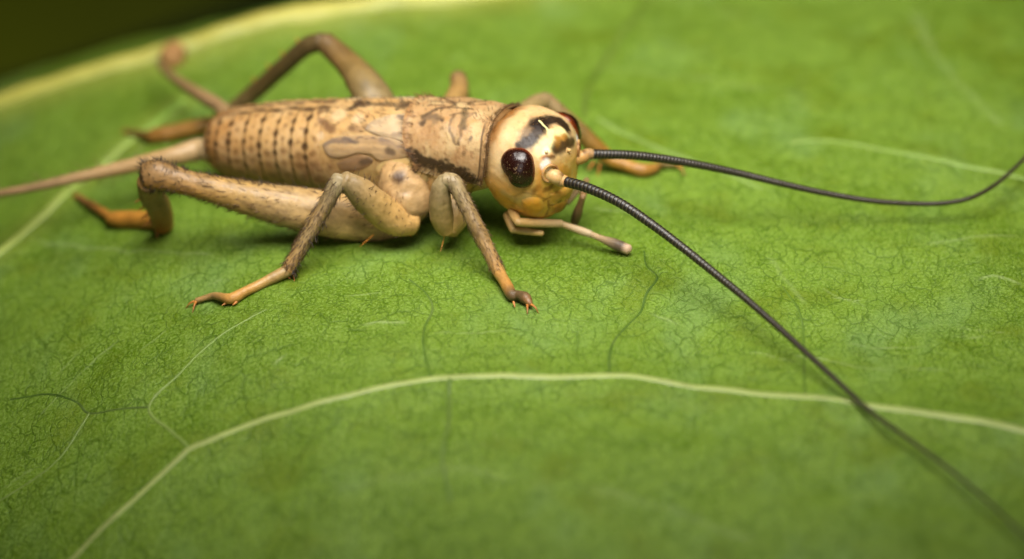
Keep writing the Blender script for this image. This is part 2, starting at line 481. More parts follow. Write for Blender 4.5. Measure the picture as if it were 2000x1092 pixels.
def build_leaf():
    fx = np.concatenate([np.arange(-24, -11.5, .2), np.arange(-11.5, 11.5, 0.042), np.arange(11.5, 24, .2)])
    fy = np.concatenate([np.arange(-22, -13, .2), np.arange(-13, 13, 0.055), np.arange(13, 30, .12)])
    X, Y = np.meshgrid(fx, fy)
    Z = leaf_base(X, Y)
    P2 = np.stack([X.ravel(), Y.ravel()], 1)
    P3 = np.concatenate([P2 * 1.0, np.zeros((len(P2), 1))], 1)
    pale = np.zeros(len(P2)); dark = np.zeros(len(P2)); hgt = np.zeros(len(P2))
    wob = np.stack([fbm(P3, 1.7, 11) - .5, fbm(P3, 1.7, 12) - .5], 1) * 0.22
    brk = fbm(P3, 1.1, 21)
    def paint(path, wpx, k, arr, push, wobble=True, brkamt=.8):
        xy = np.array([onleaf(*q)[:2] for q in path])
        lo = xy.min(0) - 1.2; hi = xy.max(0) + 1.2
        sel = np.where(np.all((P2 > lo) & (P2 < hi), axis=1))[0]
        if not len(sel): return
        q = P2[sel] + (wob[sel] if wobble else 0)
        d = seg_dist(q, list(xy))
        w = wpx / KPX * 0.75
        v = (1 - sstep(w * .35, w * 1.25, d))
        # fade at the ends
        e = np.minimum(np.linalg.norm(q - xy[0], axis=1), np.linalg.norm(q - xy[-1], axis=1))
        v *= sstep(-.02, .35, e) * (1 - brkamt * .5 + brkamt * sstep(.35, .6, brk[sel]) * .5)
        arr[sel] = np.maximum(arr[sel], v * min(1, k * 1.0))
        hgt[sel] += v * k * push * 1.6
    for path, w, k in PALE: paint(path, w, k, pale, 0.02)
    for path, w, k in DARK: paint(path, w, k, dark, -0.03)
    # blade swells into the main veins
    yel = np.zeros(len(P2))
    for path, sw, amp, ha in ((MAIN_VEIN, .55, .10, 0), (BACK_VEIN, .6, .08, .12), (RIGHT_VEIN, .5, .05, 0), (MIDRIB, 1.0, .2, .38)):
        xy = vein_xy(path)[:, :2]
        lo = xy.min(0) - 3; hi = xy.max(0) + 3
        sel = np.where(np.all((P2 > lo) & (P2 < hi), axis=1))[0]
        d = seg_dist(P2[sel], list(xy))
        hgt[sel] += amp * np.exp(-(d / sw) ** 2)
        if ha: yel[sel] = np.maximum(yel[sel], ha * np.exp(-(d / (sw * .8)) ** 2))
    # quilted, slightly puckered surface between the veins
    Zf = Z.ravel() + hgt
    V = np.stack([P2[:, 0], P2[:, 1], Zf], 1)
    ny, nx = X.shape
    # leaf outline: cut the sheet to a leaf-shaped blade around the frame
    i = np.arange((ny - 1) * nx).reshape(ny - 1, nx)[:, :-1].ravel()
    F = np.stack([i, i + 1, i + nx + 1, i + nx], 1)
    cx = V[F].mean(1)
    keep = ((cx[:, 0] / 23.5) ** 2 + ((cx[:, 1] - 1) / 23) ** 2) < 1.0
    F = F[keep]
    used = np.unique(F); remap = np.full(len(V), -1); remap[used] = np.arange(len(used))
    V = V[used]; F = remap[F]
    C = np.stack([pale, dark, yel], 1)[used]
    obj("blade", V, F, C, MAT_LEAF, leaf)
    # lookup of the finished surface
    def height(x, y):
        a = np.clip(np.searchsorted(fx, x) - 1, 0, nx - 2); b = np.clip(np.searchsorted(fy, y) - 1, 0, ny - 2)
        u = (x - fx[a]) / (fx[a + 1] - fx[a]); v = (y - fy[b]) / (fy[b + 1] - fy[b])
        G = Zf.reshape(ny, nx)
        return (G[b, a] * (1 - u) * (1 - v) + G[b, a + 1] * u * (1 - v) + G[b + 1, a] * (1 - u) * v + G[b + 1, a + 1] * u * v)
    return height
leaf_h = build_leaf()

def vein(name, path, w0, w1, col, n=260, height=0.45, fade=0.0):
    xy = catmull(vein_xy(path), n)[:, :2]
    T = np.gradient(xy, axis=0); T /= np.linalg.norm(T, axis=1)[:, None]
    Nn = np.stack([-T[:, 1], T[:, 0]], 1)
    nv = 11
    rows = []
    arc = np.cumsum(np.concatenate([[0], np.linalg.norm(np.diff(xy, axis=0), axis=1)]))
    wv = np.interp(np.linspace(0, 1, n), np.linspace(0, 1, len(w0)), w0) if isinstance(w0, list) else np.linspace(w0, w1, n)
    wv = wv * (0.9 + 0.25 * fbm(np.stack([arc, 0 * arc, 0 * arc], 1), .9, 3))
    wob = (fbm(np.stack([arc, 0 * arc + 9, 0 * arc], 1), .55, 5) - .5) * 0.16
    for j in range(nv):
        s = -1 + 2 * j / (nv - 1)
        q = xy + Nn * (s * wv * 0.5 * 1.15 + wob)[:, None]
        z = leaf_h(q[:, 0], q[:, 1]) + wv * height * (math.sqrt(max(0, 1 - s * s))) - np.minimum(.02, wv * .06)
        rows.append(np.concatenate([q, z[:, None]], 1))
    V = np.stack(rows, 1).reshape(-1, 3)
    C = np.tile(lin(col), (len(V), 1))
    C *= (0.85 + 0.3 * fbm(V, 1.2, 8))[:, None]
    s = np.abs(np.tile(np.linspace(-1, 1, nv), n))[:, None]
    ek = .45 if np.max(wv) > .13 else .2
    C = C * (1 - ek * s ** 3) + lin((105, 140, 55)) * (ek * s ** 3)
    tt = np.repeat(np.linspace(0, 1, n), nv)[:, None]
    k = fade * sstep(.15, 1., tt); C = C * (1 - k) + lin((112, 146, 52)) * k
    k = (sstep(.5, .7, fbm(V, .8, 14)) * (.35 if np.max(wv) > .13 else .1))[:, None]; C = C * (1 - k) + lin((150, 160, 92)) * k
    obj(name, V, grid_faces(n, nv, flip=True), C, MAT_VEIN, leaf)
vein("midrib", MIDRIB, 0.5, 0.7, (172, 164, 74), height=.4)
vein("side_vein", MAIN_VEIN, [.14, .14, .15, .17, .19, .19, .19, .2], 0, (140, 152, 84), height=.2)
vein("side_vein", BACK_VEIN, .24, .22, (150, 164, 78), height=.2, fade=.9)
vein("side_vein", RIGHT_VEIN, .10, .15, (116, 142, 62), height=.2)

for _p, _w0, _w1, _c in (([(370, 885), (330, 838), (290, 795), (350, 730), (405, 676), (455, 640), (520, 605)], .065, .03, (112, 134, 62)),
                         ([(290, 795), (232, 799), (175, 806), (150, 786), (90, 770), (20, 780)], .05, .04, (58, 82, 20)),
                         ([(175, 806), (110, 900), (10, 972), (-60, 1010)], .05, .04, (104, 126, 56)),
                         ([(1190, 740), (1192, 690), (1210, 650), (1250, 610), (1262, 575), (1285, 540), (1265, 520), (1258, 490)], .055, .04, (62, 88, 20)),
                         ([(842, 748), (830, 690), (828, 640), (845, 600), (830, 570), (800, 545)], .06, .04, (70, 96, 24)),
                         ([(878, 748), (875, 830), (865, 900), (880, 980)], .08, .06, (72, 98, 26)),
                         ([(1572, 786), (1570, 700), (1565, 620), (1530, 560)], .06, .04, (78, 104, 28)),
                         ([(1170, 232), (1290, 290), (1400, 330), (1490, 370)], .10, .07, (104, 130, 54)),
                         ([(1280, -20), (1200, 90), (1150, 165), (1140, 230)], .12, .10, (76, 96, 22))):
    vein("side_vein", _p, _w0, _w1, _c, n=120, height=.28)

def shade_leaf():
    c = np.array([-18., 32., -9.5])
    n, m = 40, 24
    V = np.zeros((n, m, 3))
    for i in range(n):
        t = i / (n - 1)
        w = 13 * math.sin(math.pi * min(.98, max(.02, t))) ** .8
        for j in range(m):
            s = -1 + 2 * j / (m - 1)
            V[i, j] = c + np.array([-24 + 42 * t, s * w + 6 * t, 3 * math.sin(2 * t) - 1.5 * s * s - abs(s) * .6])
    V = V.reshape(-1, 3)
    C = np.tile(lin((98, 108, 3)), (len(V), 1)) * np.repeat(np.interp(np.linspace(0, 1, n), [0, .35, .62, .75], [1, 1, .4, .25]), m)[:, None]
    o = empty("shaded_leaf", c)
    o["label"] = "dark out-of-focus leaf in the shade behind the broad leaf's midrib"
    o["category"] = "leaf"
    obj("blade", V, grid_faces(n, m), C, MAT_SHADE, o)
    W = np.array([[0, 1, 0.]]) ; mid = V.reshape(n, m, 3)[:, m // 2]
    vv, ff, t_, nn, ph = tube([(*p, .25, .25) for p in mid[1:-1:4]], 30, 8)
    obj("midrib", vv, ff, np.tile(lin((44, 58, 8)), (len(vv), 1)), MAT_VEIN, o)
shade_leaf()

# ------------------------------------------------------------------ the cricket
CR_LOC = np.array([-2.2, 2.6, float(leaf_base(-2.2, 2.6))])
cricket = empty("cricket", CR_LOC)
cricket["label"] = "tan speckled cricket nymph with long black antennae standing on the broad leaf"
cricket["category"] = "cricket"

A0 = sag(414, 276); B1 = sag(960, 292)
AX = (B1 - A0); LB = np.linalg.norm(AX); AX /= LB
UPB = np.cross(LAT, AX); UPB = UPB if UPB[2] > 0 else -UPB

def cast(bvh, px, py):
    d = ray(px, py)
    h = bvh.ray_cast(Vector(CAM), Vector(d).normalized())
    return (np.array(h[0]), np.array(h[1])) if h[0] is not None else (None, None)

class Painter:
    def __init__(s, V, F, C, mirror=None):
        s.V, s.C = V, C
        s.bvh = BVHTree.FromPolygons([Vector(v) for v in V], F)
        s.mir = mirror
        s.jit = np.stack([fbm(V, 9, k) - .5 for k in (41, 42, 43)], 1)
    def stroke(s, path, wpx, col, a=1.0, soft=0.6, jit=0.05, mirror=True):
        pts = [cast(s.bvh, *p)[0] for p in path]
        pts = [p for p in pts if p is not None]
        if not pts: return
        col = lin(col)
        sets = [pts]
        if mirror and s.mir is not None:
            o, n = s.mir
            sets.append([p - 2 * np.dot(p - o, n) * n for p in pts])
        w = wpx / KPX * .5
        for q in sets:
            d = seg_dist(s.V + s.jit * jit * 2, q)
            v = (1 - sstep(w * (1 - soft), w * (1 + soft), d)) * a
            s.C[:] = s.C * (1 - v[:, None]) + col * v[:, None]
    def dot(s, px, py, rpx, col, a=1., soft=.5, **k): s.stroke([(px, py)], rpx * 2, col, a, soft, **k)

def vnormals(V, nu, nv, close):
    G = V.reshape(nu, nv, 3)
    du = np.gradient(G, axis=0)
    dv = (np.roll(G, -1, 1) - np.roll(G, 1, 1)) if close else np.gradient(G, axis=1)
    n = np.cross(du, dv); n /= np.linalg.norm(n, axis=2)[..., None] + 1e-12
    return n.reshape(-1, 3)

def patch(base_bvh, outline, thick, nr=14, na=48, edge=-0.015, power=0.5, center=None, lift=0.0):
    """raised plate: px outline cast on the body below it"""
    o = np.array(outline, float)
    o = catmull(np.concatenate([np.c_[o, 0 * o[:, :1]], [[*o[0], 0]]]), na + 1)[:-1, :2]
    c = np.array(center) if center else o.mean(0)
    c3, cn = cast(base_bvh, *c)
    if c3 is None:
        h = base_bvh.find_nearest(Vector(aty(c[0], c[1], base_bvh.find_nearest(Vector(CAM))[0][1])))
        c3, cn = np.array(h[0]), np.array(h[1])
    V = []; rr = []; N = []
    for i in range(nr):
        r = (i + .001) / (nr - 1)
        for j in range(na):
            q = c + (o[j] - c) * r
            p, n = cast(base_bvh, *q)
            if p is None:
                h = base_bvh.find_nearest(Vector(c3 + (q[0] - c[0]) / KPX * np.array([1, 0, 0]) - (q[1] - c[1]) / KPX * UPC))
                p, n = np.array(h[0]), np.array(h[1])
            if np.dot(n, CAM - p) < 0: n = -n
            V.append(p); N.append(n); rr.append(r)
    V = np.array(V); N = np.array(N); rr = np.array(rr)
    # smooth normals towards the centre normal
    Nm = N.reshape(nr, na, 3); Nm = Nm * .6 + cn * .4 * (1 if np.dot(cn, CAM - c3) > 0 else -1); Nm /= np.linalg.norm(Nm, axis=2)[..., None]
    N = Nm.reshape(-1, 3)
    h = edge + lift + (thick - edge) * np.clip(1 - rr ** 2.2, 0, 1) ** power
    V = V + N * h[:, None]
    F = grid_faces(nr, na, True)
    F.append(tuple(range(na))[::-1])
    return V, F, rr, N

def mirrored(V, o, n):
    return V - 2 * ((V - o) @ n)[:, None] * n

# ---- trunk: abdomen, thorax and neck in one continuous mesh
NU, NV = 300, 128
fs = np.array([-.004, .0, .02, .06, .12, .22, .34, .46, .58, .70, .82, .92, 1.0, 1.07, 1.13])
rw = np.array([.06, .42, .62, .76, .86, .95, 1.02, 1.06, 1.08, 1.07, 1.06, 1.05, 1.03, .99, .55])
rt = np.array([.06, .40, .56, .70, .79, .88, .96, 1.01, 1.03, 1.04, 1.04, 1.02, .99, .95, .55])
rb = np.array([.06, .40, .60, .75, .85, .97, 1.06, 1.12, 1.16, 1.16, 1.10, .95, .78, .6, .40])
SEG = np.array([.035, .075, .125, .185, .245, .305, .362, .415])     # rear edges of the tergites
rwp, rtp, rbp = rw.copy(), rt.copy(), rb.copy()
rbp[11:14] = (1.0, .95, .88)
rw[12:] = (.97, .88, .6); rt[12:] = (.92, .84, .6)
def trunk():
    f = np.concatenate([np.linspace(-.004, .02, 16)[:-1], np.linspace(.02, 1.13, NU - 15)])
    ph = np.linspace(0, 2 * math.pi, NV, endpoint=False)      # 0 = top, towards near side
    FF, PH = np.meshgrid(f, ph, indexing='ij')
    W = np.interp(FF, fs, rw); T = np.interp(FF, fs, rt); Bm = np.interp(FF, fs, rb)
    # tergite steps: each plate rides over the one behind it
    step = np.zeros_like(FF)
    edges = np.concatenate([SEG, [.47]])
    for a, b in zip(edges[:-1], edges[1:]):
        k = (FF - a) / (b - a)
        inside = (k >= 0) & (k < 1)
        step = np.where(inside, 0.024 * (1 - k) ** 2.2 * sstep(0, .09, k) - .012 * sstep(.55, 1., k) * (1-sstep(.9,1.,k)), step)
    side = 1 - sstep(1.9, 2.5, np.abs(np.where(PH > math.pi, PH - 2 * math.pi, PH)))
    c, s = np.cos(PH), np.sin(PH)
    e = 2.15
    rr = 1 / (np.abs(c) ** e + np.abs(s) ** e) ** (1 / e)
    H = np.where(c > 0, T, Bm) * rr
    P = (A0 + AX * (FF[..., None] * LB) + UPB * (c * H)[..., None] - LAT * (s * W * rr)[..., None])
    N = UPB * c[..., None] - LAT * s[..., None]
    P = P + N * (step * (0.25 + .75 * side))[..., None]
    V = P.reshape(-1, 3)
    V = V + N.reshape(-1, 3) * ((fbm(V, 2.2, 5) - .5) * .035)[:, None]
    F = grid_faces(len(f), NV, True, flip=False)
    F.append(tuple(range(NV)))
    # colours
    tan = lin((206, 164, 104)); org = lin((176, 118, 56)); pale = lin((222, 190, 140)); dk = lin((72, 46, 24))
    fr = FF.reshape(-1); p_ = np.abs(np.where(PH > math.pi, PH - 2 * math.pi, PH)).reshape(-1)
    n1 = fbm(V, 3.2, 1); n2 = fbm(V, 9, 2)
    C = tan * np.ones((len(V), 1))
    k = sstep(.30, -.02, fr)[:, None] * .75; C = C * (1 - k) + org * k
    k = (sstep(.35, .7, n1) * .35)[:, None]; C = C * (1 - k) + pale * k
    k = (sstep(1.25, 2.0, p_) * sstep(.55, .3, fr))[:, None] * .7; C = C * (1 - k) + lin((150, 106, 58)) * k
    j = (fbm(V, 7, 6) - .5)
    for q, a in enumerate(SEG):
        w = .006 + .002 * n2
        line = (1 - sstep(w * .4, w * 1.6, np.abs(fr + j * .006 - a + .004))) * sstep(.42, .68, n2 + .12) * .35
        C = C * (1 - line[:, None]) + dk * line[:, None]
        for phc, rad, al in ((.52, .07, .95), (.80, .06, .95), (1.08, .07, .95), (1.34, .06, .9), (1.62, .06, .75)):
            dd = np.hypot((fr - a + .002) * LB, (p_ - phc - .05 * math.sin(q * 2.1 + phc * 5)) * .95)
            rdd = rad * (1.0 + .6 * ((q * 7 + int(phc * 10) * 3) % 5) / 5)
            m = (1 - sstep(rdd * .5, rdd * 1.25, dd + j * .05)) * al
            C = C * (1 - m[:, None]) + dk * m[:, None]
        mid = a + .028
        for phc, rad, al, cc in ((.16, .17, .95, (70, 48, 30)), (.36, .07, .7, (92, 62, 36)), (.70, .045, .6, (110, 72, 36)), (1.0, .05, .65, (104, 66, 32)), (1.28, .09, .62, (118, 74, 36)), (1.55, .10, .6, (122, 80, 44)), (1.85, .10, .5, (96, 66, 38))):
            dd = np.hypot((fr - mid) * LB * .8, (p_ - phc - .04 * math.sin(q * 3.3 + phc)) * .95 * (1.6 if phc < .3 else 1))
            m = (1 - sstep(rad * .3, rad * 1.3, dd + j * .10)) * al
            if q < 2: m = m * .6
            C = C * (1 - m[:, None]) + lin(cc) * m[:, None]
    m = (sstep(.45, .65, fbm(V * np.array([1, 1, 1]), 6, 9)) * sstep(.34, .42, fr) * sstep(.6, .5, fr) * sstep(1.2, 1.6, p_) * .5)[:, None]
    C = C * (1 - m) + lin((120, 74, 40)) * m
    m = (sstep(.02, -.002, fr))[:, None] * .75; C = C * (1 - m) + lin((92, 60, 34)) * m
    m = (sstep(.62, .72, fbm(V, 13, 19)) * .4 * sstep(2.4, 1.6, p_))[:, None]; C = C * (1 - m) + lin((140, 98, 54)) * m
    m = sstep(.985, 1.02, fr)[:, None] * .85; C = C * (1 - m) + lin((110, 72, 30)) * m  # neck painted dark brown for the shade and hair inside the collar
    # belly of thorax pale yellow
    m = (sstep(.5, .6, fr) * sstep(1.35, 1.8, p_))[:, None]; C = C * (1 - m) + lin((210, 178, 112)) * m
    # mid and hind thorax, dorsal marks
    pt = Painter(V, F, C, (A0, LAT))
    br = (74, 56, 38)
    pt.stroke([(686, 212), (700, 203), (716, 200)], 17, br, .9)
    pt.stroke([(716, 203), (745, 205), (775, 207), (800, 200)], 13, (110, 88, 60), .75)
    pt.stroke([(780, 210), (800, 205)], 14, br, .75)
    pt.stroke([(690, 190), (730, 186), (780, 183), (830, 182)], 7, (80, 60, 42), .8)
    pt.stroke([(640, 196), (700, 192)], 6, (84, 62, 42), .7)
    pt.stroke([(628, 236), (640, 245), (648, 252)], 17, (110, 72, 40), .85)
    pt.dot(640, 214, 6, br, .8); pt.dot(718, 226, 5, (120, 70, 40), .8); pt.dot(686, 251, 8, (92, 66, 42), .85)
    pt.stroke([(686, 252), (712, 250)], 14, (140, 104, 68), .6)
    pt.dot(662, 225, 16, (226, 200, 152), .7); pt.dot(700, 232, 12, (222, 196, 156), .6); pt.dot(628, 265, 8, (226, 200, 165), .6)
    return V, F, C, N.reshape(-1, 3), fr, p_
tV, tF, tC, tN, tf, tp = trunk()
body_ob = obj("body", tV, tF, tC, MAT_BODY, cricket)
tB = BVHTree.FromPolygons([Vector(v) for v in tV], tF)

# ---- pronotum: saddle plate over the front of the thorax
def pronotum():
    nu, nv = 110, 120
    f0, f1 = .76, 1.065
    u = np.linspace(0, 1, nu); v = np.linspace(-1, 1, nv)
    U, Vv = np.meshgrid(u, v, indexing='ij')
    PHI = Vv * (1.56 + .36 * U)
    side = np.abs(Vv)
    # rear edge bows back at the side, front edge leans back towards the bottom
    ff = f0 + (f1 - f0) * U
    shift = (-.045 * side ** 4 * U) + (.03 * sstep(.55, 1.0, side) * (1 - U)) - .012 * np.cos(PHI * 2) * (1 - U)
    ff = ff + shift - .016 * U * (1 - sstep(.1, .6, side))
    W = np.interp(ff, fs, rwp); T = np.interp(ff, fs, rtp); Bm = np.interp(ff, fs, rbp)
    c, s = np.cos(PHI), np.sin(PHI)
    e = 2.15; rr = 1 / (np.abs(c) ** e + np.abs(s) ** e) ** (1 / e)
    H = np.where(c > 0, T, Bm) * rr
    off = .045 + .02 * np.sin(U * math.pi) + .03 * sstep(.93, .985, U) + .03 * sstep(.10, 0, U)
    # front is held wide like a collar round the head
    off = off + .03 * U ** 3 * sstep(.1, .5, side) - .15 * U ** 4 * (1 - sstep(.15, .55, side))
    P = A0 + AX * (ff * LB)[..., None] + UPB * (c * H)[..., None] - LAT * (s * W * rr)[..., None]
    N = UPB * c[..., None] - LAT * s[..., None]
    N = N / np.linalg.norm(N, axis=2)[..., None]
    P = P + N * off[..., None]
    # small disc bosses
    for uu, vv, a, r in ((.42, .36, .02, .1), (.62, .3, -.02, .08), (.25, .25, -.015, .1)):
        for sg in (-1, 1):
            P = P + N * (a * np.exp(-(((U - uu) / r) ** 2 + ((Vv - sg * vv) / r) ** 2)))[..., None]
    V = P.reshape(-1, 3)
    V = V + N.reshape(-1, 3) * ((fbm(V, 3.2, 15) - .5) * .05)[:, None]
    F = grid_faces(nu, nv)
    # inner side so that the plate has thickness at its rims
    Vi = V - N.reshape(-1, 3) * .05
    k = len(V)
    G = [tuple(i + k for i in q[::-1]) for q in F]
    rim = []
    for i in range(nu - 1):
        for j, fl in ((0, 0), (nv - 1, 1)):
            a, b = i * nv + j, (i + 1) * nv + j
            q = (a, b, b + k, a + k); rim.append(q if fl else q[::-1])
    for j in range(nv - 1):
        for i, fl in ((0, 1), (nu - 1, 0)):
            a, b = i * nv + j, i * nv + j + 1
            q = (a, b, b + k, a + k); rim.append(q if fl else q[::-1])
    C = np.tile(lin((204, 162, 110)), (k, 1))
    n1 = fbm(V, 3.0, 51); n2 = fbm(V, 11, 52)
    m = (sstep(.4, .7, n1) * .6)[:, None]; C = C * (1 - m) + lin((226, 196, 142)) * m
    m = (sstep(.6, .8, n2) * .35)[:, None]; C = C * (1 - m) + lin((150, 110, 66)) * m
    Uf = U.ravel(); Sf = side.ravel()
    m = (sstep(.10, .0, Uf) * .5)[:, None]; C = C * (1 - m) + lin((190, 130, 66)) * m
    # collar lines and dark side margin
    for u0, w, a in ((.925, .012, .85), (.992, .008, .85)):
        m = ((1 - sstep(w * .4, w * 1.3, np.abs(Uf - u0))) * a * sstep(.12, .35, Sf))[:, None]; C = C * (1 - m) + lin((70, 48, 26)) * m
    m = ((np.abs(Uf - .96) < .028) * sstep(.4, .6, fbm(V, 14, 3)) * .4)[:, None]; C = C * (1 - m) + lin((120, 84, 46)) * m
    C = C * .85
    m = (sstep(.60, .72, fbm(V, 12, 58)) * .45)[:, None]; C = C * (1 - m) + lin((128, 92, 54)) * m
    m = (sstep(.55, .75, fbm(V, 2.0, 59)) * .35)[:, None]; C = C * (1 - m) + lin((172, 124, 76)) * m
    pt = Painter(V, F, C, (A0, LAT))
    br = (92, 72, 50)
    pt.stroke([(800, 300), (826, 314), (850, 322), (880, 328), (906, 338), (922, 350)], 25, (52, 36, 16), .95, .35, jit=.12)
    pt.stroke([(880, 336), (912, 350)], 22, (74, 54, 28), .8, .6, jit=.12)
    pt.stroke([(824, 240), (834, 230), (848, 226), (862, 234)], 13, (112, 88, 62), .85)
    pt.stroke([(824, 244), (828, 236)], 8, (86, 64, 42), .8); pt.dot(864, 236, 5, (74, 58, 44), .9)
    pt.stroke([(845, 230), (850, 238)], 16, (118, 96, 72), .6)
    pt.stroke([(888, 232), (884, 250), (888, 262), (895, 275)], 12, (170, 138, 92), .6)
    ln = (96, 72, 48)
    pt.stroke([(880, 226), (896, 222), (922, 220)], 6, ln, .7, .8, jit=.04, mirror=False); pt.stroke([(888, 224), (880, 236), (878, 252), (883, 268), (890, 280), (896, 281)], 6, ln, .75, .8, jit=.04, mirror=False)
    pt.stroke([(896, 281), (900, 262), (898, 246), (906, 234), (924, 221)], 6, ln, .6, .8, jit=.04, mirror=False)
    pt.dot(918, 270, 5, (100, 78, 60), .85); pt.dot(906, 251, 4, (110, 84, 56), .7); pt.dot(905, 301, 4, (110, 82, 50), .8)
    pt.dot(828, 287, 4, (130, 82, 48), .8); pt.dot(864, 250, 4, (120, 92, 60), .6); pt.dot(870, 232, 6, (184, 132, 74), .6)
    pt.stroke([(860, 190), (876, 196), (890, 203)], 9, (82, 62, 42), .85); pt.stroke([(836, 206), (862, 206), (892, 211), (905, 212)], 6, (108, 80, 54), .75)
    pt.stroke([(918, 201), (935, 198), (952, 196)], 13, (100, 82, 52), .8); pt.stroke([(915, 203), (930, 206), (950, 204)], 5, (74, 54, 36), .7)
    pt.stroke([(905, 190), (950, 193), (975, 198)], 7, (92, 70, 46), .7); pt.stroke([(820, 187), (850, 186)], 8, (84, 62, 42), .7)
    pt.stroke([(918, 240), (930, 236)], 10, (176, 136, 80), .5); pt.dot(960, 215, 10, (170, 138, 92), .5)
    VV = np.concatenate([V, Vi]); CC = np.concatenate([C, C * .6])
    o = obj("pronotum", VV, F + G + rim, CC, MAT_BODY, cricket)
    return V, F, N.reshape(-1, 3), Uf, Vv.ravel(), o
pV, pF, pN, pU, pS, pron_ob = pronotum()

# ---- head
HY, HP = R(31), R(-6)
hf = np.array([math.cos(HY) * math.cos(HP), -math.sin(HY) * math.cos(HP), math.sin(HP)])
hl = np.array([math.sin(HY), math.cos(HY), 0.])
hu = np.cross(hl, hf); hu = hu if hu[2] > 0 else -hu
HC = sag(1041, 312, 0.06)
def head():
    nu, nv = 150, 180
    th = np.linspace(0.012, math.pi - .012, nu); ph = np.linspace(0, 2 * math.pi, nv, endpoint=False)
    TH, PH = np.meshgrid(th, ph, indexing='ij')
    z = np.cos(TH); x = np.sin(TH) * np.cos(PH); y = np.sin(TH) * np.sin(PH)
    n = np.stack([x, y, z], -1)
    low = sstep(.05, 1.0, -z)
    ax = np.where(x > 0, .92, 1.06) * (1 - .06 * low)
    ay = 1.12 * (1 - .16 * low)
    az = np.where(z > 0, 1.10, 1.30)
    e = 2.2 + .35 * sstep(.05, -.5, x)
    r = 1 / ((np.abs(x) / ax) ** e + (np.abs(y) / ay) ** e + (np.abs(z) / az) ** e) ** (1 / e)
    P = n * r[..., None]
    P[..., 0] += .20 * low          # jaws pushed forwards a little
    V = HC + P[..., :1] * hf + P[..., 1:2] * hl + P[..., 2:] * hu
    V = V.reshape(-1, 3)
    nn = (n[..., :1] * hf + n[..., 1:2] * hl + n[..., 2:] * hu).reshape(-1, 3)
    V = V + nn * ((fbm(V, 2.4, 71) - .5) * .05 + (fbm(V, 7, 73) - .5) * .018)[:, None]
    F = grid_faces(nu, nv, True)
    F.append(tuple(range(nv))[::-1]); L = (nu - 1) * nv; F.append(tuple(range(L, L + nv)))
    zz = (V - HC) @ hu; xx = (V - HC) @ hf; yy = (V - HC) @ hl
    ivory = lin((214, 180, 128)); amber = lin((250, 176, 62)); yel = lin((236, 180, 76))
    C = np.tile(ivory, (len(V), 1))
    k = sstep(.35, -.55, zz)[:, None] * .9; C = C * (1 - k) + amber * k
    k = (sstep(.15, .8, xx) * sstep(.7, .2, zz))[:, None] * .8; C = C * (1 - k) + yel * k
    k = (sstep(.45, .7, fbm(V, 3, 72)) * .35)[:, None]; C = C * (1 - k) + lin((214, 168, 100)) * k
    k = (sstep(-.35, -.75, xx) * sstep(-.4, .3, zz))[:, None] * .85; C = C * (1 - k) + lin((120, 78, 34)) * k
    pt = Painter(V, F, C, (HC, hl))
    dk = (58, 38, 22)
    no = dict(mirror=False)
    k = (sstep(.58, .72, fbm(V, 9, 75)) * .30)[:, None]; C[:] = C * (1 - k) + lin((176, 124, 64)) * k
    k = (sstep(.55, .8, fbm(V * np.array([1, 1, .6]), 2.2, 76)) * .35)[:, None]; C[:] = C * (1 - k) + lin((204, 156, 96)) * k
    pt.stroke([(1010, 214), (985, 228), (972, 246), (964, 268)], 20, (150, 98, 42), .6, .8)
    pt.stroke([(998, 216), (976, 234), (964, 256)], 9, (96, 60, 26), .7, .8)
    # warm cheek and brow tones
    pt.stroke([(1062, 222), (1040, 226)], 14, (196, 150, 96), .5, .9, **no)
    pt.stroke([(1034, 250), (1044, 238)], 14, (186, 148, 104), .55, .9, **no)
    # brown band between the eyes
    pt.stroke([(1016, 283), (1028, 280), (1040, 274)], 20, (44, 28, 20), .97, .4, **no)
    pt.stroke([(1034, 272), (1044, 256), (1054, 241)], 42, (38, 23, 12), .97, .4, **no)
    pt.stroke([(1052, 244), (1064, 236), (1080, 233), (1096, 238), (1106, 248)], 30, (32, 19, 12), .97, .4, **no)
    pt.stroke([(1026, 262), (1034, 252)], 12, (196, 160, 112), .35, .9, **no)
    # pale yellow Y
    py = (236, 226, 158)
    pt.stroke([(1074, 259), (1088, 259), (1098, 256)], 16, py, .95, .4, **no); pt.stroke([(1096, 253), (1106, 262), (1112, 270)], 10, py, .9, .5, **no)
    pt.stroke([(1077, 260), (1076, 280), (1072, 300)], 17, (240, 228, 160), .95, .5, **no)
    pt.stroke([(1070, 278), (1056, 296)], 28, (240, 224, 166), .9, .6, **no)
    pt.stroke([(1053, 236), (1062, 245), (1074, 258)], 4.5, py, .95, .4, jit=.02, **no)
    pt.dot(1066, 297, 8, (250, 240, 215), .9, .7, **no)  # whitish glow of a highlight painted into the head colour
    # brown between the antennae
    pt.stroke([(1090, 272), (1106, 268)], 15, (180, 126, 36), .85, .7, **no)
    pt.stroke([(1086, 292), (1100, 284), (1118, 276)], 24, (62, 42, 16), .95, .55, **no)
    pt.dot(1088, 280, 8, (150, 104, 30), .7, .8, **no)
    pt.dot(1109, 295, 5.5, (240, 200, 136), .95, .35, **no)
    pt.stroke([(1064, 310), (1080, 308)], 9, (86, 48, 14), .85, .6, **no)
    pt.stroke([(1058, 308), (1076, 302)], 8, (206, 120, 48), .5, .8, **no)
    pt.dot(1066, 323, 12, (246, 240, 228), .95, .4)
    pt.stroke([(1088, 308), (1104, 318), (1112, 326)], 5, (234, 196, 124), .8, .6, **no)
    pt.stroke([(1096, 330), (1110, 345)], 22, (214, 146, 48), .6, .9, **no)
    pt.stroke([(1060, 392), (1078, 384), (1112, 366)], 5, (150, 92, 22), .7, .6, **no)
    pt.stroke([(1010, 388), (1000, 402)], 8, (176, 124, 50), .6, .8)
    ed = (128, 74, 18)
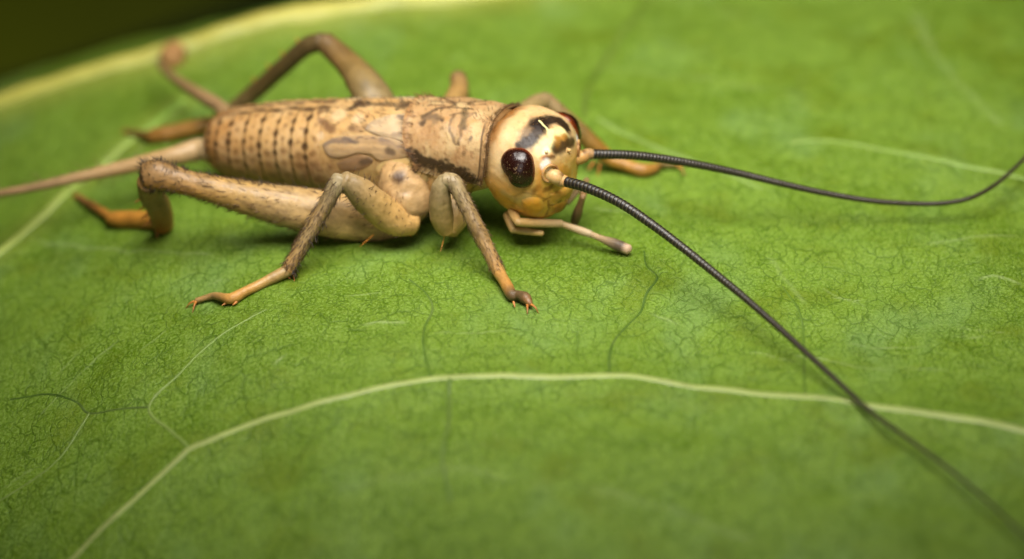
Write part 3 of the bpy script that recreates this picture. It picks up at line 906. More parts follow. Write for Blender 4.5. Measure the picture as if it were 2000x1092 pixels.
    pt.stroke([(1004, 384), (1022, 376), (1046, 380), (1066, 388)], 5, ed, .55, .7, **no)
    pt.stroke([(1070, 392), (1072, 408), (1064, 424)], 5, (104, 60, 14), .75, .6, **no)
    pt.stroke([(1074, 400), (1096, 392), (1120, 380)], 5, (96, 56, 14), .75, .6, **no)
    pt.stroke([(1090, 424), (1112, 408), (1124, 394)], 12, (150, 92, 24), .6, .8, **no)
    pt.stroke([(1086, 350), (1078, 362), (1066, 368)], 7, (150, 90, 26), .7, .7, **no)
    pt.stroke([(1112, 318), (1118, 340), (1116, 356)], 5, (240, 204, 130), .6, .7, **no)
    pt.stroke([(992, 262), (978, 296), (972, 330)], 26, (226, 196, 148), .4, .9, **no)
    # round the eye
    pt.stroke([(1042, 374), (1050, 366)], 12, (120, 70, 18), .7, .7); pt.stroke([(1062, 372), (1078, 366)], 8, (120, 72, 20), .7, .7)
    pt.stroke([(1055, 330), (1052, 366), (1056, 382)], 12, (222, 150, 62), .6, .8)
    pt.stroke([(985, 378), (1010, 392), (1030, 384)], 20, (224, 190, 128), .5, .8)
    return V, F, C
hV, hF, hC = head()
hB = BVHTree.FromPolygons([Vector(v) for v in hV], hF)

EYE = [(1006, 288), (1024, 290), (1038, 301), (1044, 320), (1045, 340), (1041, 357), (1030, 366), (1014, 367), (1001, 360),
       (992, 345), (982, 330), (978, 314), (983, 300), (993, 291)]
eV, eF, er, eN = patch(hB, EYE, .24, nr=40, na=120, edge=-.02, power=.55)
def eye_col():
    C = np.tile(lin((34, 13, 8)), (len(eV), 1))
    k = sstep(.84, .95, er)[:, None]; C = C * (1 - k) + lin((84, 32, 10)) * k
    k = sstep(.96, 1., er)[:, None] * .8; C = C * (1 - k) + lin((160, 80, 26)) * k
    r = np.random.default_rng(3)
    for q in eV[(er < .82)][r.integers(0, (er < .82).sum(), 36)]:
        d = np.linalg.norm(eV - q, axis=1)
        m = (1 - sstep(.007, .014, d))[:, None] * .4
        C = C * (1 - m) + lin((170, 140, 100)) * m
    return C
eC = eye_col()
head_ob = obj("head", hV, hF, hC, MAT_HEAD, cricket)
# the head carries an orange rim round each eye
obj("eye", eV, eF, eC, MAT_EYE, head_ob)
obj("eye", mirrored(eV, HC, hl), [q[::-1] for q in eF], eC, MAT_EYE, head_ob)

def face_plate(name, outline, thick, col, col2, both=True, power=1.0):
    V, F, r, N = patch(hB, outline, thick, nr=18, na=48, power=power, edge=-.03)
    n = fbm(V, 5, 77)
    under = np.array([hC[np.argmin(((hV - v) ** 2).sum(1))] for v in V])
    C = lin(col) * np.ones((len(V), 1)); k = (sstep(.3, .8, n) * .6)[:, None]; C = C * (1 - k) + lin(col2) * k
    k = sstep(.45, .95, r)[:, None] * .9; C = C * (1 - k) + under * k
    obj(name, V, F, C, MAT_HEAD, head_ob)
    if both: obj(name, mirrored(V, HC, hl), [q[::-1] for q in F], C, MAT_HEAD, head_ob)
def bead(px, py, r, col):
    p, n = cast(hB, px, py)
    V, F, t, nn, ph = tube([(*(p - n * .05), r, r), (*(p + n * r * .45), r * .95, r * .95)], 8, 18, ref=(0, 0.1, 1), cap=.7)
    obj("ocellus", V, F, np.tile(lin(col), (len(V), 1)), MAT_HEAD, head_ob)
bead(1109, 294, .042, (216, 176, 116)); bead(1066, 297, .034, (230, 210, 160))
def socket(c, d, r):
    d = unit_(d); a = unit_(np.cross(d, (0, 0, 1))); b = np.cross(d, a)
    Q = [c + (a * math.cos(q) + b * math.sin(q)) * r for q in np.linspace(0, 2 * math.pi, 25)]
    V, F, t, nn, ph = tube([(*q, .035, .035) for q in Q], 60, 10, ref=d, cap=.1)
    C = np.tile(lin((196, 150, 96)), (len(V), 1)); k = sstep(.45, .65, fbm(V, 4, 2))[:, None] * .8
    obj("antenna_socket", V, F, C * (1 - k) + lin((110, 66, 26)) * k, MAT_HEAD, head_ob)
def unit_(v): v = np.asarray(v, float); return v / np.linalg.norm(v)
_p, _n = cast(hB, 1074, 338)
socket(_p - _n * .015, _n, .19); _q = _p - 2 * np.dot(_p - HC, hl) * hl; _m = _n - 2 * np.dot(_n, hl) * hl; socket(_q, _m, .19)
face_plate("mandible", [(1012, 388), (1032, 382), (1056, 384), (1066, 396), (1066, 412), (1054, 424), (1036, 425), (1018, 412)], .06, (238, 166, 58), (220, 142, 40))
face_plate("clypeus", [(1068, 380), (1090, 370), (1116, 358), (1124, 366), (1116, 380), (1094, 392), (1076, 398)], .05, (232, 172, 80), (206, 136, 44), both=False)
face_plate("labrum", [(1074, 402), (1096, 394), (1114, 386), (1116, 398), (1106, 412), (1088, 422), (1074, 418)], .05, (196, 132, 44), (140, 90, 26), both=False)

# ---- antennae
def antenna(path3, r0, r1, nseg, name="antenna", scape=None, scape_col=((212, 174, 116), (190, 146, 90))):
    n = nseg * 6
    Q = catmull(np.array(path3), n)
    k = (np.arange(n) % 6)
    t = np.linspace(0, 1, n)
    rad = r0 + (r1 - r0) * (1 - (1 - t) ** 1.6)
    rad = rad * np.where(k == 0, .92, np.where(k == 5, .97, 1.0 + .02 * (k == 2)))
    P = np.c_[Q, rad, rad]
    V, F, tt, nn, ph = tube(P, n, 14, ref=(0, .3, 1))
    ring = np.concatenate([[2] * 5, k, [2] * 5]).repeat(14)
    blk = lin((24, 20, 16)); pal = lin((78, 68, 50)); brn = lin((58, 52, 34))
    C = np.tile(blk, (len(V), 1))
    C = C * (1 - tt[:, None] * .8) + brn * tt[:, None] * .8
    m = ((ring == 0) * (.85 - .5 * tt))[:, None]; C = C * (1 - m) + pal * m
    o = obj(name, V, F, C, MAT_ANT, cricket)
    if scape is not None:
        V, F, t, nn, ph = tube(scape, 30, 24, cap=.8)
        a, b = lin(scape_col[0]), lin(scape_col[1])
        kk = (sstep(.2, 1., t) * .8)[:, None]
        C = a * (1 - kk) + b * kk
        d = (sstep(.35, .55, t) * sstep(.8, .6, t) * sstep(.6, .9, np.cos(ph)) * .8)[:, None]
        C = C * (1 - d) + lin((92, 62, 32)) * d
        obj("scape", V, F, C, MAT_HEAD, o)
    return o
def cst(px, py, off=0.0):
    p, n = cast(hB, px, py)
    return p + (CAM - p) / np.linalg.norm(CAM - p) * off
b_near = cst(1077, 341, -.02); s_near = b_near + (onleaf(1100, 354, 1.9) - b_near) * 0
tipn = aty(1099, 353, b_near[1] - .05)
dn = np.linalg.norm(tipn - CAM)
near_path = [tipn]
for (px, py, h) in [(1150, 368, None), (1210, 396, None), (1270, 436, None), (1330, 481, 1.25), (1400, 537, .95), (1450, 578, .8), (1520, 639, .62), (1590, 703, .46), (1650, 758, .34),
                    (1700, 804, .30), (1780, 862, .32), (1860, 921, .37), (1930, 980, .43), (2000, 1046, .48), (2060, 1105, .55)]:
    near_path.append((px, py, h))
def resolve(path):
    """fill heights that are not given by running smoothly from the head to the first known one"""
    out = [path[0]]
    known = [i for i, p in enumerate(path) if i == 0 or p[2] is not None]
    i1 = known[1]
    q0 = path[0]; q1 = onleaf(*path[i1])
    for i in range(1, i1):
        px, py, _ = path[i]
        px0 = project(q0)[0]; px1 = path[i1][0]
        t = (px - px0) / (px1 - px0)
        y = q0[1] + (q1[1] - q0[1]) * t
        out.append(aty(px, py, y))
    for p in path[i1:]: out.append(onleaf(*p))
    return out
near_path = resolve(near_path)
dirn = (near_path[1] - near_path[0]); dirn /= np.linalg.norm(dirn)
antenna(near_path, .120, .036, 170, scape=[(*(b_near - dirn * .08), .16, .16), (*(b_near * .6 + tipn * .4), .165, .165), (*(tipn - dirn * .06), .15, .15), (*(tipn + dirn * .05), .13, .13)])
b_far = HC + hf * .80 + hl * .50 + hu * .10
far_start = aty(1152, 301, b_far[1] + .1)
far_path = [far_start, (1230, 303, None), (1300, 311, None), (1380, 325, None), (1450, 340, 1.25), (1520, 357, 1.05), (1600, 375, .85), (1700, 392, .62), (1790, 398, .5), (1850, 396, .5),
            (1900, 385, .55), (1950, 356, .65), (2000, 310, .75), (2050, 255, .9)]
far_path = resolve(far_path)
df = far_path[1] - far_path[0]; df /= np.linalg.norm(df)
antenna(far_path, .112, .045, 150, scape=[(*b_far, .15, .15), (*(b_far * .5 + far_start * .5), .15, .15), (*(far_start - df * .04), .125, .125), (*(far_start + df * .03), .118, .118)],
        scape_col=((196, 150, 84), (150, 120, 84)))

# ---- palps
def palp(joints, cols, parent=head_ob):
    V_, F_, C_ = [], [], []
    m = M()
    for (p, q, ra, rb, c) in joints:
        p = np.array(p); q = np.array(q)
        V, F, t, nn, ph = tube([(*p, ra * .9, ra * .9), (*(p * .7 + q * .3), ra, ra), (*(p * .3 + q * .7), rb, rb), (*q, rb * .92, rb * .92)], 22, 16, cap=.8)
        ca, cb = lin(c[0]), lin(c[1]); k = sstep(.1, .9, t)[:, None]
        C = ca * (1 - k) + cb * k
        if len(c) > 2: k = (sstep(.85, 1., t) )[:, None]; C = C * (1 - k) + lin(c[2]) * k
        m.add(V, F, C)
    V, F, C = m.arrays()
    o = obj("palp", V, F, C, MAT_LEG, parent)
    return o
pj = [aty(1000, 414, 1.35), aty(1012, 434, .95), onleaf(1095, 437, .55), onleaf(1152, 457, .34), onleaf(1226, 487, .16)]
c1 = (188, 150, 92); c2 = (176, 148, 104)
palp([(pj[0], pj[1], .11, .10, (c1, c1)), (pj[1], pj[2], .10, .095, (c1, c2)), (pj[2], pj[3], .075, .09, (c2, (186, 164, 128))), (pj[3], pj[4], .075, .125, ((176, 150, 112), (88, 74, 60), (190, 160, 130)))], None)
pk = [aty(990, 420, 1.6), aty(1003, 449, 1.25), onleaf(1058, 455, .42)]
palp([(pk[0], pk[1], .095, .095, (c1, c1)), (pk[1], pk[2], .08, .075, (c1, (204, 164, 104)))], None)
pm = [aty(1108, 395, 2.3), aty(1146, 352, 2.5), onleaf(1138, 385, .95), onleaf(1123, 432, .25)]
palp([(pm[0], pm[1], .08, .075, (c2, c2)), (pm[1], pm[2], .07, .08, ((170, 140, 90), (140, 108, 70))), (pm[2], pm[3], .08, .11, ((130, 100, 64), (96, 74, 48)))], None)

# ---- legs
def seg(name, pts, cols, parent, ref=(0, 0, 1), n=50, nv=28, mat=None, lump=.03, seed=0, stripe=None):
    V, F, t, nn, ph = tube(pts, n, nv, ref=ref, lump=lump, seed=seed)
    xs = np.linspace(0, 1, len(cols)); L = np.array([lin(c) for c in cols])
    C = np.stack([np.interp(t, xs, L[:, i]) for i in range(3)], 1)
    k = (fbm(V, 5, seed + 3) - .5)[:, None]
    C = C * (1 + .55 * k)
    q = np.stack([t * 9 + seed, ph * 3.2, 0 * t + seed], 1)
    m = (sstep(.50, .70, fbm(q, 1.7, seed + 5)) * .38)[:, None]
    C = C * (1 - m) + C * np.array([.52, .50, .42]) * m
    m = (sstep(.60, .75, fbm(V, 11, seed + 8)) * .3)[:, None]
    C = C * (1 - m) + C * np.array([.6, .56, .5]) * m
    if stripe: C = stripe(C, t, ph, V)
    o = obj(name, V, F, C, mat or MAT_LEG, parent)
    return o, V, nn, t, ph

def leg_hair(parent, V, nn, t, D, n, length, rad, col, seed, sel=None, tilt=.55, name="hair"):
    r = np.random.default_rng(seed)
    idx = np.where((t > .03) & (t < .97) if sel is None else sel)[0]
    if not len(idx): return
    idx = r.choice(idx, n)
    J = V[idx] + r.normal(0, .012, (n, 3))
    hairs(name, J, nn[idx], D, length, rad, lin(col), MAT_HAIR, parent, tilt, .25, seed)

def claw(parent, p, d, side, length=.16):
    p = np.array(p); d = np.array(d) / np.linalg.norm(d); side = np.array(side)
    pts = [(*(p), .028, .028), (*(p + d * length * .5 + side * .04 + np.array([0, 0, .02])), .024, .024), (*(p + d * length + side * .05 - np.array([0, 0, .05])), .008, .008)]
    V, F, t, nn, ph = tube(pts, 14, 8)
    C = lin((190, 120, 50)) * (1 - t[:, None] * .8) + lin((70, 36, 14)) * t[:, None] * .8
    return V, F, C

def unit(v): v = np.asarray(v, float); return v / np.linalg.norm(v)

def spur(m, p, d, L, r=.028, col=(190, 120, 56)):
    p = np.array(p); d = unit(d)
    V, F, t, nn, ph = tube([(*p, r, r), (*(p + d * L * .5), r * .8, r * .8), (*(p + d * L), r * .2, r * .2)], 8, 8)
    m.add(V, F, np.tile(lin(col), (len(V), 1)))

def tarsus(parent, pts, cols, spurs, claws, dark=None):
    m = M()
    V, F, t, nn, ph = tube(pts, 60, 18, lump=.03, seed=9)
    xs = np.linspace(0, 1, len(cols)); L = np.array([lin(c) for c in cols])
    C = np.stack([np.interp(t, xs, L[:, i]) for i in range(3)], 1) * (1 + .5 * (fbm(V, 6, 4) - .5))[:, None]
    m.add(V, F, C)
    for (p, d, l) in spurs: spur(m, p, d, l)
    for (p, q) in claws:
        d = np.array(q) - np.array(p)
        l = np.linalg.norm(d)
        V, F, t, nn, ph = tube([(*p, .030, .030), (*(np.array(p) + d * .55 + np.array([0, 0, .05])), .021, .021), (*q, .006, .006)], 14, 8)
        m.add(V, F, lin((206, 132, 60)) * (1 - t[:, None] * .8) + lin((96, 46, 16)) * t[:, None] * .8)
    V, F, C = m.arrays()
    return obj("tarsus", V, F, C, MAT_LEG, parent)

dark_h = (46, 32, 18)
# near hind leg
hl1 = empty("leg", None, cricket)
K = aty(302, 344, 2.0)
def fpt(px, py, y, a, b): return (*aty(px, py, y), a / KPX, b)
fem = [fpt(800, 420, 2.45, 24, .30), fpt(765, 432, 2.2, 34, .38), fpt(715, 430, 1.95, 42, .42), fpt(650, 420, 1.75, 45, .42), fpt(570, 405, 1.7, 41, .40), fpt(490, 388, 1.75, 34, .33), fpt(420, 370, 1.8, 27, .27),
       fpt(365, 357, 1.9, 25, .24), fpt(325, 346, 1.97, 28, .26), fpt(300, 342, 2.02, 31, .28), fpt(288, 344, 2.04, 27, .25)]
def femstripe(C, t, ph, V):
    m = (sstep(.55, .95, t) * sstep(.1, -.9, np.cos(ph)))[:, None] * .6
    C = C * (1 - m) + lin((176, 118, 36)) * m
    q = np.stack([t * 16 + np.cos(ph) * 2.2, ph * 5.5, 0 * t], 1)
    m = (sstep(.50, .66, fbm(q, 1.6, 33)) * .5)[:, None]
    C = C * (1 - m) + lin((126, 98, 60)) * m
    m = (sstep(.5, .75, fbm(V, 3, 34)) * .25)[:, None]
    return C * (1 - m) + lin((140, 112, 76)) * m
fo, fV, fn, ft, fph = seg("femur", fem, [(204, 166, 106), (196, 160, 102), (184, 150, 96), (172, 142, 92), (180, 144, 82), (160, 124, 72), (142, 108, 64)], hl1, ref=UPC, n=90, nv=48, stripe=femstripe, seed=3)
back = -AX
leg_hair(hl1, fV, fn, ft, back, 2200, (.12, .22), .0075, (104, 78, 46), 5, tilt=.75)
leg_hair(hl1, fV, fn, ft, back, 150, (.16, .26), .009, dark_h, 6, sel=(np.cos(fph) > .75) & (ft > .2), tilt=.55)
leg_hair(hl1, fV, fn, ft, back * .3 + UPC * .5, 240, (.10, .2), .008, dark_h, 7, sel=(ft > .86), tilt=.4)
tibE = onleaf(318, 436, .22)
kn = aty(290, 356, 2.05)
seg("tibia", [(*kn, .26, .26), (*(kn * .72 + tibE * .28 + np.array([-.04, 0, 0])), .27, .26), (*(kn * .35 + tibE * .65 + np.array([.02, 0, .05])), .28, .27), (*tibE, .25, .25)],
    [(146, 112, 62), (128, 104, 60), (140, 104, 48), (150, 96, 34)], hl1, ref=(1, 0, 0), seed=14)
ta = onleaf(300, 430, .2); tb = onleaf(222, 427, .2); tc = onleaf(152, 384, .12)
tarsus(hl1, [(*ta, .2, .2), (*(ta * .5 + tb * .5), .19, .19), (*tb, .17, .17), (*(tb * .85 + tc * .15), .10, .10), (*(tb * .4 + tc * .6), .09, .09), (*tc, .06, .06)],
       [(164, 114, 42), (174, 120, 46), (168, 114, 46), (150, 104, 54), (140, 98, 52)],
       [(onleaf(305, 440, .25), (.05, -.3, -.6), .3)] + [(kn * (1 - a) + tibE * a + np.array([-.2, -.1, 0]), (-.7, -.3, -.35), .24) for a in (.3, .5, .7, .88)], [(tc, onleaf(140, 392, .03)), (tc, onleaf(144, 380, .03))])

# near middle leg
ml = empty("leg", None, cricket)
cx = sag(800, 372, .82)
co, cV, cn, ct, cph = seg("coxa", [(*aty(776, 326, 2.35), .36, .34), (*aty(784, 352, 2.0), .52, .46), (*aty(796, 395, 1.75), .50, .46), (*aty(786, 436, 1.6), .32, .32)],
    [(176, 140, 92), (180, 146, 100), (172, 140, 94), (160, 126, 78)], ml, ref=(1, 0, 0), nv=36, lump=.15, seed=21,
    stripe=lambda C, t, ph, V: (lambda m: C * (1 - m) + lin((66, 42, 20)) * m)(((1 - sstep(.08, .22, np.linalg.norm(V - cast(BVHTree.FromPolygons([Vector(v) for v in V], grid_faces(60, 36, True)), 778, 346)[0], axis=1))) * .95)[:, None]))
mk = aty(664, 350, 1.15)
mf = [(*aty(806, 436, 1.45), .26, .26), (*aty(772, 430, 1.35), .36, .33), (*aty(732, 400, 1.25), .37, .32), (*aty(698, 370, 1.18), .30, .27), (*aty(672, 352, 1.14), .21, .2)]
mo, mV, mn, mt, mph = seg("femur", mf, [(192, 152, 90), (184, 146, 88), (172, 138, 82), (154, 126, 80), (146, 124, 86)], ml, ref=(1, 0, .3), nv=36, seed=23, lump=.06)
leg_hair(ml, mV, mn, mt, (-.6, 0, .5), 110, (.10, .24), .008, (66, 46, 26), 24, tilt=.35)
te = onleaf(562, 528, .2)
mo, tV2, tn2, tt2, tp2 = seg("tibia", [(*mk, .19, .19), (*(mk * .93 + te * .07), .19, .19), (*(mk * .8 + te * .2), .165, .165), (*(mk * .5 + te * .5), .165, .165), (*(mk * .2 + te * .8), .155, .155), (*te, .14, .14)],
    [(154, 138, 104), (138, 118, 80), (130, 104, 64), (150, 126, 82), (158, 128, 80), (172, 132, 76)], ml, ref=(1, 0, 0), n=60, seed=26)
leg_hair(ml, tV2, tn2, tt2, unit(te - mk), 900, (.10, .19), .0065, (84, 62, 38), 27, tilt=.68)
leg_hair(ml, tV2, tn2, tt2, unit(te - mk), 26, (.2, .3), .012, dark_h, 28, sel=(tt2 > .4) & (np.cos(tp2) > .5), tilt=.45)
t1 = onleaf(452, 583, .14); t2 = onleaf(437, 592, .10); t3 = onleaf(415, 578, .12); t4 = onleaf(384, 587, .10)
tarsus(ml, [(*te, .135, .135), (*(te * .6 + t1 * .4), .112, .112), (*(te * .2 + t1 * .8), .11, .11), (*t1, .125, .125), (*onleaf(436, 581, .15), .10, .10), (*t3, .075, .075), (*t4, .06, .06)],
       [(160, 132, 84), (168, 136, 80), (174, 132, 66), (172, 126, 62), (152, 122, 74), (158, 124, 74)],
       [(onleaf(572, 525, .2), (.05, -.25, -.3), .32), (onleaf(555, 532, .15), (.3, -.2, -.25), .2), (onleaf(445, 590, .08), (-.4, -.3, -.1), .16), (onleaf(462, 590, .08), (-.3, -.3, -.1), .12)],
       [(t4, onleaf(376, 611, .01)), (t4, onleaf(362, 603, .01))])

# near fore leg
fl = empty("leg", None, cricket)
fk = aty(876, 352, 1.0)
ff_ = [(*aty(884, 385, 1.7), .30, .34), (*aty(884, 425, 1.25), .34, .36), (*aty(875, 448, 1.1), .26, .28)]
seg("coxa", ff_, [(184, 150, 92), (182, 150, 92), (178, 142, 82)], fl, ref=(1, 0, 0), seed=31, lump=.05)
ffm = [(*aty(872, 446, 1.0), .20, .22), (*aty(864, 428, .95), .26, .26), (*aty(860, 396, .93), .25, .25), (*aty(862, 368, .95), .21, .21), (*aty(870, 352, .98), .18, .18)]
seg("femur", ffm, [(176, 140, 80), (154, 126, 76), (136, 114, 70), (134, 114, 76), (146, 128, 90)], fl, ref=(1, 0, 0), seed=32, lump=.05, n=50, nv=30)
fe = onleaf(975, 532, .24)
fo2, fV2, fn2, ft2, fp2 = seg("tibia", [(*aty(870, 352, .96), .17, .17), (*aty(886, 356, .9), .18, .18), (*aty(899, 380, .75), .165, .165), (*(aty(899, 380, .75) * .5 + fe * .5), .165, .165), (*(aty(899, 380, .75) * .2 + fe * .8), .15, .15), (*fe, .14, .14)],
    [(150, 132, 96), (146, 126, 88), (136, 112, 72), (138, 110, 66), (164, 130, 82), (176, 132, 72)], fl, ref=(1, 0, 0), n=60, seed=33)
leg_hair(fl, fV2, fn2, ft2, unit(fe - fk), 700, (.08, .16), .006, (100, 76, 46), 34, tilt=.68)
g1 = onleaf(1000, 576, .15); g2 = onleaf(1010, 582, .15); g3 = onleaf(1036, 594, .12)
tarsus(fl, [(*fe, .14, .14), (*(fe * .5 + g1 * .5), .125, .125), (*g1, .13, .13), (*onleaf(1012, 576, .17), .10, .10), (*onleaf(1026, 582, .16), .12, .12), (*g3, .06, .06)],
       [(166, 124, 66), (164, 122, 62), (170, 122, 58), (96, 74, 46), (90, 70, 44), (134, 96, 56)],
       [(onleaf(1003, 590, .10), (.1, -.4, -.2), .14)],
       [(g3, onleaf(1052, 612, .01)), (onleaf(1030, 594, .1), onleaf(1030, 614, .01))])

# far fore leg
fr_ = empty("leg", None, cricket)
rk = aty(1066, 196, 5.0)
seg("femur", [(*aty(975, 262, 3.6), .26, .26), (*aty(1010, 235, 4.2), .27, .27), (*aty(1045, 205, 4.8), .22, .22), (*rk, .19, .19)], [(156, 131, 78), (147, 122, 74), (136, 116, 74), (128, 108, 71)], fr_, ref=(1, 0, 0), seed=41)
re = onleaf(1190, 312, .3)
seg("tibia", [(*rk, .18, .18), (*(rk * .85 + re * .15), .19, .19), (*(rk * .5 + re * .5), .21, .21), (*(rk * .2 + re * .8), .19, .19), (*re, .16, .16)], [(140, 118, 81), (120, 100, 59), (118, 96, 48), (131, 95, 35), (142, 103, 37)], fr_, ref=(1, 0, 0), seed=42)
r1 = onleaf(1254, 332, .15)
tarsus(fr_, [(*re, .15, .15), (*(re * .5 + r1 * .5), .14, .14), (*r1, .15, .15), (*onleaf(1276, 330, .13), .12, .12), (*onleaf(1290, 322, .14), .075, .075), (*onleaf(1322, 321, .14), .065, .065)],
       [(147, 106, 37), (152, 109, 39), (152, 108, 39), (144, 103, 43), (108, 88, 46), (123, 93, 46)],
       [(onleaf(1172, 318, .25), (-.1, -.2, -.5), .34), (onleaf(1160, 316, .3), (-.3, -.2, -.4), .25)],
       [(onleaf(1322, 321, .14), onleaf(1338, 344, .01)), (onleaf(1322, 321, .14), onleaf(1342, 326, .02))])

# far middle leg
fm = empty("leg", None, cricket)
q1 = aty(894, 152, 6.0)
seg("femur", [(*aty(860, 260, 3.9), .26, .26), (*aty(885, 205, 5.0), .26, .26), (*aty(897, 170, 5.7), .21, .21), (*q1, .19, .19)], [(156, 129, 76), (152, 122, 71), (152, 119, 68), (120, 95, 57)], fm, ref=(1, 0, 0), seed=51)
q2 = np.array([-1.0, 7.0, float(leaf_base(-1.0, 7.0)) + .2]); q3 = q2 + np.array([.6, .3, -.1])
seg("tibia", [(*q1, .18, .18), (*(q1 * .6 + q2 * .4), .17, .17), (*q2, .14, .14)], [(112, 88, 54), (120, 93, 49), (144, 98, 39)], fm, ref=(1, 0, 0), seed=52)
tarsus(fm, [(*q2, .13, .13), (*(q2 * .5 + q3 * .5), .12, .12), (*q3, .07, .07)], [(148, 98, 35), (152, 98, 35), (120, 82, 39)], [], [(q3, q3 + np.array([.15, .05, -.1])), (q3, q3 + np.array([.05, .15, -.1]))])

# far hind leg
fh = empty("leg", None, cricket)
hk = aty(628, 82, 6.6)
seg("femur", [(*aty(770, 300, 4.0), .34, .3), (*aty(740, 215, 4.6), .47, .36), (*aty(718, 172, 5.1), .44, .36), (*aty(684, 128, 5.9), .34, .28), (*aty(652, 98, 6.4), .29, .25), (*aty(634, 82, 6.6), .25, .23)],
    [(144, 122, 76), (134, 114, 73), (124, 106, 67), (123, 100, 56), (116, 90, 48), (99, 78, 46)], fh, ref=(1, 0, -.4), n=60, nv=30, seed=61)
he = onleaf(425, 240, .25)
seg("tibia", [(*hk, .22, .22), (*(aty(600, 90, 6.75)), .21, .21), (*aty(560, 124, 6.95), .2, .2), (*aty(480, 195, 7.35), .2, .2), (*he, .19, .19)], [(92, 75, 43), (84, 70, 37), (89, 72, 37), (97, 80, 45), (108, 85, 43)], fh, ref=(1, 0, 1), seed=62)
h2 = onleaf(300, 266, .18); h3 = onleaf(248, 258, .1)
tarsus(fh, [(*he, .18, .18), (*(he * .6 + h2 * .4), .19, .19), (*h2, .17, .17), (*(h2 * .7 + h3 * .3), .1, .1), (*h3, .06, .06)], [(128, 96, 40), (134, 96, 34), (131, 91, 32), (120, 86, 43), (115, 83, 45)], [(he, (0, -.3, -.5), .3)] + [(aty(x, y, yy), (-.2, 0, .7), .26) for x, y, yy in ((585, 92, 6.8), (556, 118, 6.97), (528, 142, 7.1), (500, 168, 7.25))], [(h3, onleaf(238, 264, .02)), (h3, onleaf(240, 254, .02))])

# ---- cerci
def cercus(pts, cols):
    V, F, t, nn, ph = tube(pts, 90, 20, seed=71, lump=.02)
    xs = np.linspace(0, 1, len(cols)); L = np.array([lin(c) for c in cols])
    C = np.stack([np.interp(t, xs, L[:, i]) for i in range(3)], 1)
    o = obj("cercus", V, F, C, MAT_LEG, cricket)
    return o, V, nn, t
c0 = A0 + AX * .25 - LAT * .33 - UPB * .15
o, V, nn, t = cercus([(*c0, .26, .26), (*aty(392, 292, 4.9), .255, .255), (*aty(340, 305, 4.75), .22, .22), (*aty(250, 325, 4.65), .165, .165), (*aty(150, 347, 4.6), .125, .125), (*aty(60, 367, 4.6), .10, .10), (*aty(-40, 384, 4.7), .075, .075), (*aty(-150, 400, 4.8), .03, .03)],
       [(182, 156, 116), (166, 134, 86), (168, 136, 92), (150, 122, 84), (146, 116, 78), (140, 112, 74)])
leg_hair(o, V, nn, t, -AX, 160, (.15, .45), .006, (110, 84, 52), 72, tilt=.3)
c0 = A0 + AX * .3 + LAT * .33 + UPB * .22
o, V, nn, t = cercus([(*c0, .2, .2), (*aty(432, 212, 6.5), .17, .17), (*aty(390, 185, 7.3), .145, .145), (*aty(350, 160, 8.3), .12, .12), (*aty(322, 138, 9.2), .09, .09), (*aty(310, 122, 9.8), .06, .06)],
       [(170, 140, 96), (150, 120, 84), (140, 112, 74), (134, 110, 70), (134, 110, 70)])

# ---- wing pads
def wing(outline, thick, cols, marks, center=None):
    V, F, r, N = patch(tB, outline, thick, nr=40, na=96, edge=.0, power=.22, center=center)
    C = np.tile(lin(cols[0]), (len(V), 1))
    k = (sstep(.80, .97, r) * (.15 + .7 * sstep(.4, .65, fbm(V, 3, 82))))[:, None]; C = C * (1 - k) + lin(cols[1]) * k
    k = (sstep(.4, .7, fbm(V, 4, 81)) * .4)[:, None]; C = C * (1 - k) + lin(cols[2]) * k
    uu = (V - A0) @ AX; vv = (V - A0) @ UPB
    m = (sstep(.48, .64, fbm(np.stack([uu * 1.3, vv * 10, 0 * uu], 1), 1.0, 83)) * .4)[:, None]; C = C * (1 - m) + lin((150, 122, 92)) * m
    pt = Painter(V, F, C)
    for (path, w, col, a) in marks: pt.stroke(path, w, col, a, .6)
    obj("wing_pad", V, F, C, MAT_WING, cricket)
    obj("wing_pad", mirrored(V, A0, LAT), [q[::-1] for q in F], C, MAT_WING, cricket)
wing([(628, 282), (650, 270), (690, 265), (740, 266), (780, 275), (806, 292), (800, 305), (770, 312), (742, 314), (728, 304), (700, 300), (664, 308), (640, 304)], .05,
     [(204, 168, 118), (140, 118, 98), (216, 184, 138)],
     [([(634, 280), (660, 275), (694, 276)], 10, (128, 108, 92), .8), ([(670, 272), (700, 278)], 6, (92, 78, 72), .6), ([(720, 270), (760, 276), (796, 294)], 4, (120, 98, 82), .7),
      ([(690, 269), (740, 270), (770, 276)], 3, (112, 92, 76), .7), ([(742, 274), (780, 286)], 12, (150, 126, 106), .5), ([(758, 294), (766, 298)], 16, (90, 72, 58), .8), ([(640, 290), (690, 288), (740, 290)], 3, (176, 142, 104), .5),
      ([(720, 282), (736, 290)], 3, (140, 116, 92), .5)])
wing([(712, 254), (722, 240), (748, 229), (780, 223), (806, 225), (812, 255), (812, 290), (780, 276), (740, 266)], .04,
     [(206, 178, 138), (168, 144, 118), (214, 188, 150)],
     [([(780, 227), (802, 232)], 12, (104, 92, 84), .8), ([(714, 250), (730, 240), (760, 228)], 3, (120, 102, 88), .6), ([(770, 262), (802, 262)], 12, (150, 128, 108), .6)])
